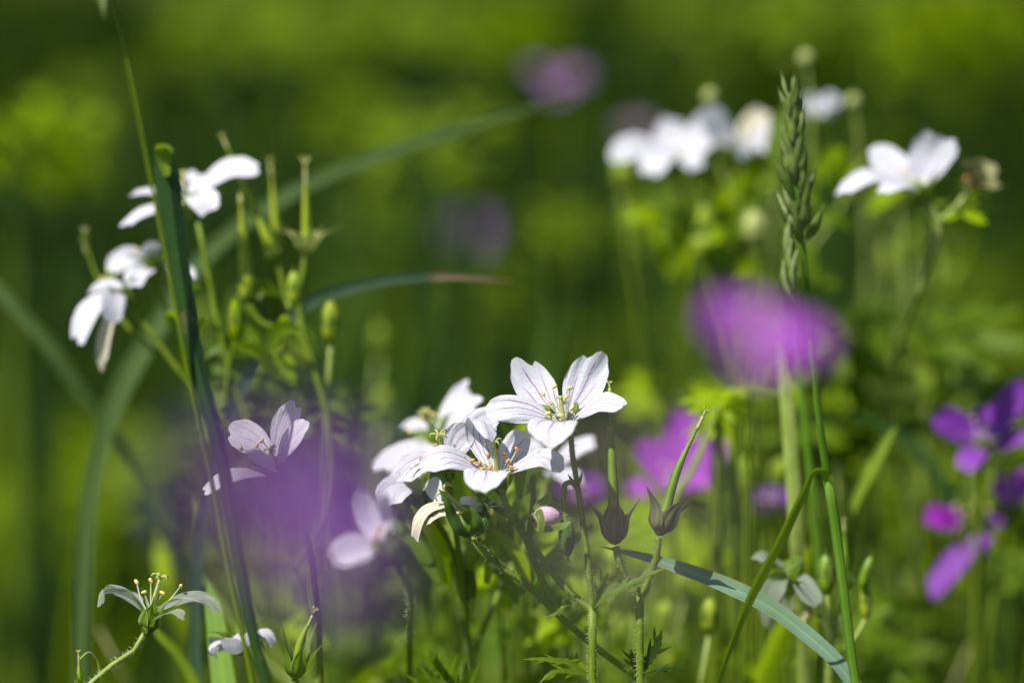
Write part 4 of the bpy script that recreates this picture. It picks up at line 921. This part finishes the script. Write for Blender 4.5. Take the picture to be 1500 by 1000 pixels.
# ------------------------------------------------------------------ drooping white flower and buds, bottom right
B = 30
g = P(1215, 1012, B + 4); gl = to_ground(g, 0, .0)
dr = thing('white_geranium', 'drooping white cranesbill and green buds behind the grass stalk at the bottom right', 'flower', gl[1])
stem(dr, [([P(1165, 830, B), P(1172, 838, B), P(1190, 870, B), P(1210, 905, B), P(1215, 960, B + 2), g, gl[0], gl[1]], [.0012, .0012, .0012, .0013, .0014]),
          ([P(1212, 860, B), P(1213, 890, B), P(1213, 920, B)], [.0007, .0008]),
          ([P(1238, 870, B + 4), P(1232, 900, B + 3), P(1216, 940, B + 2)], [.0006, .0008]),
          ([P(1268, 905, B + 6), P(1255, 930, B + 4), P(1217, 975, B + 3)], [.0005, .0006])], 'stem_pale', hair=2)
Q = lambda *a: [P(x, y, B + m) for x, y, m in a]
d1 = [(Q((1160, 832, 0), (1140, 825, -3), (1118, 815, -5), (1102, 822, -6)), W_(16), (-.1, -.5, .8), dict(seed=161)),
      (Q((1160, 834, 0), (1140, 850, -4), (1128, 885, -6), (1132, 925, -6)), W_(19), (-.4, -.8, .1), dict(seed=162)),
      (Q((1164, 836, 0), (1175, 850, -5), (1185, 870, -7), (1205, 888, -8)), W_(20), (.2, -.8, .3), dict(seed=163)),
      (Q((1162, 834, 2), (1150, 860, 6), (1150, 890, 8), (1160, 910, 8)), W_(18), (0, -.9, .1), dict(seed=164))]
flower(dr, P(1164, 830, B), -UPV * .75 - RGT * .5 - FWD * .3, d1, 'sheer_shaded', 5, .012, .0026, .75, .3, 'sepal', [], seed=21, hi=False)
bud(dr, P(1211, 868, B), P(1209, 812, B), W_(13), 'beak', 'sepal', label='hairy closed green bud', hair=60)
pod(dr, P(1240, 862, B + 5), P(1236, 765, B + 5), W_(6), .002, .008, 'beak', 'sepal', .2, fork=.001)
bud(dr, P(1262, 860, B + 4), P(1276, 815, B + 4), W_(9), 'beak', 'sepal')
bud(dr, P(1268, 905, B + 6), P(1266, 850, B + 6), W_(10), 'beak_pale', 'sepal')
leaf_lobes(dr, P(1200, 905, B), [([P(1185, 895, B - 2), P(1175, 905, B - 3), P(1165, 915, B - 3)], W_(5), (0, -.6, .8))], 'straw', 'bract')

# ------------------------------------------------------------------ purple flowers
def purple(label, px, py, d, size, axis, mat='purple', seed=0, alpha=.7, curl=.4, roll=0.0, W=None, only=None, bendx=.0, extra=(), jit=.2, leaves=0, stemmat='stem', group=None):
    c = D(px, py, d); gl = to_ground(c, bendx, .01)
    o = thing('purple_geranium', label, 'flower', (gl[1][0], gl[1][1], gl[1][2]), group)
    stem(o, [([c - nrm(np.asarray(axis, float)) * .002, c + np.array((bendx * .2, 0, -.05)), gl[0], gl[1]], [.0006, .0008, .0010, .0014])], stemmat, n=6)
    gen_flower(o, c, axis, size, W or size * .42, alpha, curl, mat, seed, roll, nstam=4, only=only, jit=jit)
    for (qx, qy, qd, qs, qa, qm, qo) in extra:
        c2 = D(qx, qy, qd); stem(o, [([c2 - nrm(np.asarray(qa, float)) * .002, c2 + (c - c2) * .3 + np.array((0, 0, -.03)), c + np.array((bendx * .3, 0, -.09))], [.0005, .0007, .0008])], stemmat, n=6)
        gen_flower(o, c2, qa, qs, qs * .42, .7, .4, qm, seed + 3, .4, nstam=3, only=qo)
    for k in range(leaves):
        rg = random.Random(seed * 9 + k); p = c + np.array((rg.uniform(-.03, .03), rg.uniform(-.02, .02), -rg.uniform(.06, .16)))
        leaf(o, p, (rg.uniform(-.3, .3), -.3, .9), (rg.uniform(-1, 1), rg.uniform(-1, 1), 0), rg.uniform(.014, .024), 'leaf', k)
    return o
purple('near purple cranesbill melting into a big blur over the lilac-white flower', 378, 792, .300, .0138, (0.2, -.6, .7), 'shaded_violet', 1, .6, .2, W=.0040, bendx=.02)
purple('vivid purple cranesbill blurred in front of the grass stalk, right of centre', 1103, 528, .442, .0116, (0.05, -.35, .9), 'purple', 2, .75, .7, .3, bendx=.02)
purple('very near mauve flower veiling the seed pods in a grey haze', 890, 770, .235, .0042, (0.1, -.5, .8), 'mauve', 3, .5, .3, bendx=.01)
def purple_petals(label, d, c, axis, petals, mat, seed, bendx=.0, more=(), leaves=0):
    f = lambda x, y, m=0: D(x, y, d + m * .001)
    cw = f(*c); gl = to_ground(cw, bendx, .02); o = thing('purple_geranium', label, 'flower', gl[1])
    runs = [([cw - UPV * .001, cw + np.array((bendx * .1, .004, -.04)), gl[0], gl[1]], [.0007, .0009, .0011, .0014])]
    for i, (c2, ax2, pe2, m2) in enumerate([(c, axis, petals, mat)] + list(more)):
        w2 = f(*c2)
        if i: runs.append(([w2 - UPV * .001, w2 * .6 + cw * .4 - UPV * .012, cw + np.array((bendx * .25, .006, -.07))], [.0006, .0007, .0009]))
        pp = [([w2] + [f(*q) for q in pts], W * K * d, N, dict(seed=seed * 20 + i * 6 + j, ruffle=.10, cup=.12)) for j, (pts, W, N) in enumerate(pe2)]
        flower(o, w2 - UPV * .001, ax2, pp, m2, 5, .009, .0022, .45, .3, 'sepal', [w2 + UPV * .006 + RGT * .001, w2 + UPV * .007 - RGT * .002], seed=seed + i, hi=False)
    stem(o, runs, 'stem', n=6)
    for k in range(leaves):
        rg = random.Random(seed * 9 + k); p = cw + np.array((rg.uniform(-.03, .03), rg.uniform(-.02, .02), -rg.uniform(.04, .14)))
        leaf(o, p, (rg.uniform(-.3, .3), -.3, .9), (rg.uniform(-1, 1), rg.uniform(-1, 1), 0), rg.uniform(.014, .024), 'leaf', k)
purple_petals('bright purple cranesbill with fanned petals behind the slanting seed pod', .765, (985, 722), UPV - FWD * .3, [
    ([(968, 695, 2), (952, 668, 3), (940, 640, 3)], 24, (.1, -.9, .4)), ([(992, 685, 4), (1000, 645, 6), (1008, 592, 6)], 30, (0, -.9, .4)),
    ([(1005, 695, 2), (1035, 665, 1), (1064, 638, -1)], 27, (-.1, -.9, .5)), ([(1000, 715, -3), (1022, 708, -6), (1046, 705, -8)], 20, (0, -.5, .9)),
    ([(970, 715, -3), (945, 712, -6), (918, 725, -8)], 20, (0, -.5, .9))], 'purple', 4, leaves=2)
purple('small purple cranesbill bud left of the pale green stem', 1124, 760, .77, .0095, (0, -.2, 1), 'violet', 5, 1.1, .2, only=(0, 1, 2, 3), W=.0042)
blade_px('pale slanting stem crossing in front of the bright purple cranesbill', [(960, 800, 60), (985, 735, 58), (1022, 670, 56), (1052, 590, 55)], [4, 5, 6, 2], (-.3, -.9, .3), 'stem_pale', fold=-.5)
purple_petals('dark violet cranesbill with one petal raised at the right edge', .735, (1438, 655), UPV, [
    ([(1415, 635, 0), (1390, 618, -1), (1362, 618, -3)], 24, (-.1, -.7, .6)), ([(1438, 635, 3), (1442, 615, 4), (1448, 590, 4)], 26, (0, -1, .1)),
    ([(1458, 625, 2), (1480, 590, 1), (1510, 552, -2)], 22, (-.3, -.8, .4)), ([(1430, 662, -4), (1420, 672, -6), (1408, 692, -7)], 20, (0, -.5, .8)),
    ([(1465, 650, 2), (1490, 640, 1), (1515, 640, 0)], 20, (0, -.5, .9))], 'violet', 6, leaves=3)
purple_petals('cluster of magenta and violet petals low at the right edge, one petal hanging down left', .750, (1442, 778), -RGT * .5 + UPV * .3 - FWD * .6, [
    ([(1425, 795, -2), (1400, 820, -3), (1358, 876, -4)], 20, (-.4, -.8, .3)), ([(1440, 790, -4), (1436, 800, -6), (1425, 812, -7)], 15, (-.2, -.9, .2)),
    ([(1455, 765, 2), (1462, 755, 3), (1468, 742, 3)], 12, (0, -.9, .3))], 'violet', 7,
    more=(((1412, 782), UPV * .6 - RGT * .6, [([(1398, 770, -1), (1380, 758, -2), (1350, 760, -3)], 21, (-.1, -.6, .8)), ([(1405, 775, 3), (1395, 755, 4), (1385, 742, 5)], 14, (0, -.9, .3))], 'magenta'),
          ((1478, 742), UPV, [([(1474, 725, 1), (1466, 712, 1), (1455, 698, 0)], 18, (0, -.8, .5)), ([(1486, 725, 0), (1498, 705, -1), (1515, 690, -2)], 20, (-.1, -.7, .6)), ([(1480, 738, -4), (1484, 735, -7), (1490, 742, -8)], 15, (0, -.5, .9))], 'purple')), leaves=3)
purple('pale mauve cranesbill far behind the arching blade, centre', 690, 352, 1.35, .0150, (0, -.45, .9), 'dusk', 8, .35, .3)
purple('dusky mauve cranesbill at the end of the long arching blade', 822, 128, 1.15, .0140, (.1, -.4, .9), 'dusk', 9, .6, .5, only=(0, 1, 3), W=.0050)
purple('faint mauve cranesbill behind the left petal of the far white group', 932, 195, 1.1, .007, (0, -.4, .9), 'mauve', 10, .6, .5)
purple('small purple cranesbill between the hanging bud and the tall pods', 850, 735, .78, .008, (0, -.4, .9), 'shaded_violet', 12, .8, .4)

# ------------------------------------------------------------------ leafy tufts and grasses in the middle distance
def tuft(label, px, py, d, n, R, mat, seed, rad, group=None, at=None):
    c = D(px, py, d) if at is None else np.asarray(at); o = thing('leafy_plant', label, 'plant', (c[0], c[1], -.02), group); rg = random.Random(seed); runs = []; base = np.array((c[0], c[1], -.02))
    for k in range(n):
        p = c + np.array((rg.uniform(-1, 1) * rad, rg.uniform(-.5, .5) * rad, rg.uniform(-.7, .7) * rad))
        runs.append(([p, (p + base) / 2 + np.array(((p[0] - c[0]) * .1, 0, .02)), base], [.0005, .0008, .0012]))
        leaf(o, p, (rg.uniform(-.5, .5), rg.uniform(-.6, .1), 1), (rg.uniform(-1, 1), rg.uniform(-1, .4), rg.uniform(-.2, .4)), R * rg.uniform(.7, 1.3), mat, seed + k, rg.choice((5, 7)))
    stem(o, runs, 'stem', n=5)
    return o
tuft('feathery green leaf tuft behind the purple blur at the right', 1300, 540, .80, 12, .020, 'leaf', 40, .026)
tuft('small yellow-green leaf tuft just right of the pale stem', 1150, 620, .86, 5, .014, 'leaf_bright', 41, .022)
tuft('small pale green leaf tuft under the left side of the near purple flower', 1045, 580, .715, 5, .008, 'leaf_bright', 52, .009)
tuft('leaf tuft low behind the crossing stems at the bottom centre', 720, 960, .73, 6, .015, 'leaf', 42, .022)
tuft('soft leaf tuft under the purple petals in the bottom right corner', 1420, 930, .80, 9, .018, 'leaf', 43, .035)
tuft('leaf tuft low behind the bluish blade near the bottom', 1000, 1000, .78, 6, .016, 'leaf', 44, .03)
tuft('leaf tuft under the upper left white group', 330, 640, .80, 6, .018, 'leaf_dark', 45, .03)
tuft('pale leafy tuft behind the opening bud', 760, 850, .71, 7, .011, 'leaf_bright', 46, .016)
tuft('soft yellowish leaf tuft right of the slanting seed pod', 1030, 790, .80, 6, .017, 'leaf_bright', 47, .018)
tuft('leaf tuft between the drooping white flower and the bottom edge', 1190, 960, .74, 6, .013, 'leaf', 48, .02)
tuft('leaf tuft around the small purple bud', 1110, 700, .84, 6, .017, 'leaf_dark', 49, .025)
tuft('leaf tuft under the dark violet flower at the right', 1460, 740, .86, 8, .016, 'leaf_bright', 50, .03)
nl = thing('leafy_plant', 'cut leaf tips poking up into focus at the bottom, left of centre', 'plant', to_ground(P(640, 1040, 18))[1])
leaf_lobes(nl, P(650, 1050, 14), [([P(648, 1020, 14), P(644, 985, 14), P(641, 955, 14)], W_(14), (-.2, -.8, .5)), ([P(662, 1020, 16), P(670, 990, 17), P(676, 968, 18)], W_(9), (.1, -.8, .5)), ([P(668, 1025, 14), P(688, 995, 12), P(702, 970, 11)], W_(9), (.2, -.8, .5)), ([P(635, 1025, 14), P(620, 1000, 13), P(612, 975, 12)], W_(9), (-.3, -.8, .5))], 'leaf')
stem(nl, [([P(650, 1050, 14)] + to_ground(P(650, 1050, 14)), [.0008, .001, .0012])], 'stem', n=6)


# tangle of slim sprigs, each a stem with a few leaves and buds, among and behind the flowers
def sprig(seed, mats):
    rg = random.Random(seed); o = thing('geranium_sprig', '', 'plant', (0, 0, 0)); runs = []; H = 1.0
    top = np.array((rg.uniform(-.03, .03), 0, .40)); mid = np.array((top[0] * .4, 0, .30)); runs.append(([top, mid, (0, 0, 0)], [.0006, .0009, .0013]))
    nb = rg.randint(2, 4)
    for k in range(nb):
        z = rg.uniform(.29, .36); b = np.array((np.interp(z, [0, .30, .40], [0, mid[0], top[0]]), 0, z)); e = b + np.array((rg.uniform(-.03, .03), rg.uniform(-.02, .02), rg.uniform(.02, .05)))
        runs.append(([e, (b + e) / 2 - np.array((0, 0, .003)), b], [.0005, .0006, .0008]))
        if k % 2: bud(o, e, e + nrm(e - b) * rg.uniform(.007, .011), rg.uniform(.0016, .0026), mats[1], 'sepal')
        else: pod(o, e, e + np.array((rg.uniform(-.004, .004), 0, rg.uniform(.014, .026))), .0009, .0018, .007, mats[1], 'sepal', .4, fork=.0012)
        leaf(o, b, (rg.uniform(-.5, .5), -.5, .8), (rg.uniform(-1, 1), -.3, .2), rg.uniform(.008, .014), mats[2], seed + k, 5)
    bud(o, top, top + np.array((0, 0, .009)), .0022, mats[1], 'sepal')
    for k in range(3):
        b = np.array((rg.uniform(-.02, .02), rg.uniform(-.01, .01), rg.uniform(.24, .38))); t = np.array((rg.uniform(-.03, .03), rg.uniform(-.02, .02), rg.uniform(0, .02)))
        MB().blade([b, b + t * .5 + np.array((0, 0, .003)), b + t], [.0006, .0028, .0024, .0003], (0, -.6, .8), .3, 5, 12).build('bract', M[mats[2]], o)
    stem(o, runs, mats[0], n=6)
    return o
SP = [sprig(900, ('stem_pale', 'beak_pale', 'leaf_bright')), sprig(901, ('stem', 'beak', 'leaf')), sprig(902, ('stem_pale', 'beak_pale', 'leaf')), sprig(903, ('stem', 'beak_pale', 'leaf_bright'))]
SPOTS = [('slim sprig with buds in the tangle below and right of the near purple flower', 'sprigs at the lower right', 24, (1010, 1480), (560, 860), (.77, 1.02), 1),
         ('slim sprig with buds in the tangle behind the sharp white flowers', 'sprigs at the bottom centre', 26, (560, 900), (770, 960), (.675, .86), 2),
         ('slim sprig with buds among the pods of the upper left white group', 'sprigs at the upper left', 8, (260, 500), (470, 620), (.72, .90), 3),
         ('slim sprig with buds under the soft white flowers at the upper right', 'sprigs at the upper right', 10, (970, 1420), (270, 420), (.76, .95), 4)]
first = set()
for label, group, n, xr, yr, dr_, sd in SPOTS:
    rg = random.Random(sd)
    for k in range(n):
        q = SP[(k + sd) % 4]
        if q.name not in first: o = q; first.add(q.name)
        else:
            o = q.copy(); COL.objects.link(o)
            for ch in q.children:
                c = ch.copy(); COL.objects.link(c); c.parent = o
                for g_ in ch.children: e = g_.copy(); COL.objects.link(e); e.parent = c
        t = D(rg.uniform(*xr), rg.uniform(*yr), rg.uniform(*dr_))
        o['label'] = label; o['group'] = group; o.location = (t[0], t[1], -.02); o.rotation_euler = (0, 0, rg.uniform(0, 6.28)); o.scale = (1, 1, (t[2] + .02) / .40)

proto = None
rg = random.Random(77)
for k in range(34):                      # thin blades between the flowers and the far meadow
    d = rg.uniform(.85, 1.7); px = rg.uniform(-150, 1650); py = rg.uniform(430, 950) if k % 4 else rg.uniform(250, 600)
    t = D(px, py, d); H = t[2] + .02
    if H < .06: continue
    v = k % 6
    if k < 6:
        mb = MB(); lx = rg.uniform(-.12, .12)
        mb.blade([(0, 0, 0), (lx * .15, 0, .4), (lx * .5, .02, .8), (lx, .03, 1.0)], [.004, .006, .005, .0005], (rg.uniform(-1, 1), -.8, .2), .3, 5, 18, wav=.0)
        o = thing('grass_shoot', 'thin blurred grass blade standing between the flowers and the far meadow', 'grass', (t[0], t[1], -.02), 'thin grass blades behind the flowers'); o['kind'] = 'thing'
        b = mb.build('leaf', M[('grass', 'grass_olive', 'leaf_bright', 'grass', 'grass_olive', 'glaucous')[v]])
        b.parent = o; proto = (proto or []) + [(o, b)]
    else:
        o = proto[v][0].copy(); b = proto[v][1].copy(); COL.objects.link(o); COL.objects.link(b); b.parent = o
        o.location = (t[0], t[1], -.02)
    o.rotation_euler = (0, 0, rg.uniform(-.9, .9)); o.scale = (.55, .55, H)

rg = random.Random(12); dry = None
for k in range(9):
    px, py, d = ((600, 900, .74), (760, 930, .72), (1090, 860, .76), (1330, 800, .80), (1420, 930, .78), (500, 930, .78), (1180, 640, .90), (1010, 930, .76), (650, 800, .80))[k]
    t = D(px, py, d)
    if dry is None:
        o = thing('dry_stalk', 'thin dry straw-coloured stalk among the green stems', 'dry stalk', (t[0], t[1], -.02), 'dry straw stalks')
        mb = MB(); mb.tube([(0, 0, 0), (.004, 0, .5), (.012, .004, .8), (.030, .006, 1.0)], [.0011, .0009, .0007, .0003], 6, 30); a = mb.build('stem', M['straw']); a.parent = o
        mb = MB(); mb.blade([(.010, .003, .75), (.03, .0, .80), (.05, -.005, .76), (.058, -.005, .68)], [.0008, .0022, .0016, .0002], (0, -.5, .8), .4, 5, 20, twist=1.5, wav=.3); b = mb.build('leaf', M['straw']); b.parent = o; dry = (o, a, b)
    else:
        o = dry[0].copy(); COL.objects.link(o); o.location = (t[0], t[1], -.02)
        for q in dry[1:]: c = q.copy(); COL.objects.link(c); c.parent = o
    o.rotation_euler = (rg.uniform(-.1, .1), rg.uniform(-.2, .2), rg.uniform(0, 6.28)); o.scale = (1, 1, t[2] + .02)
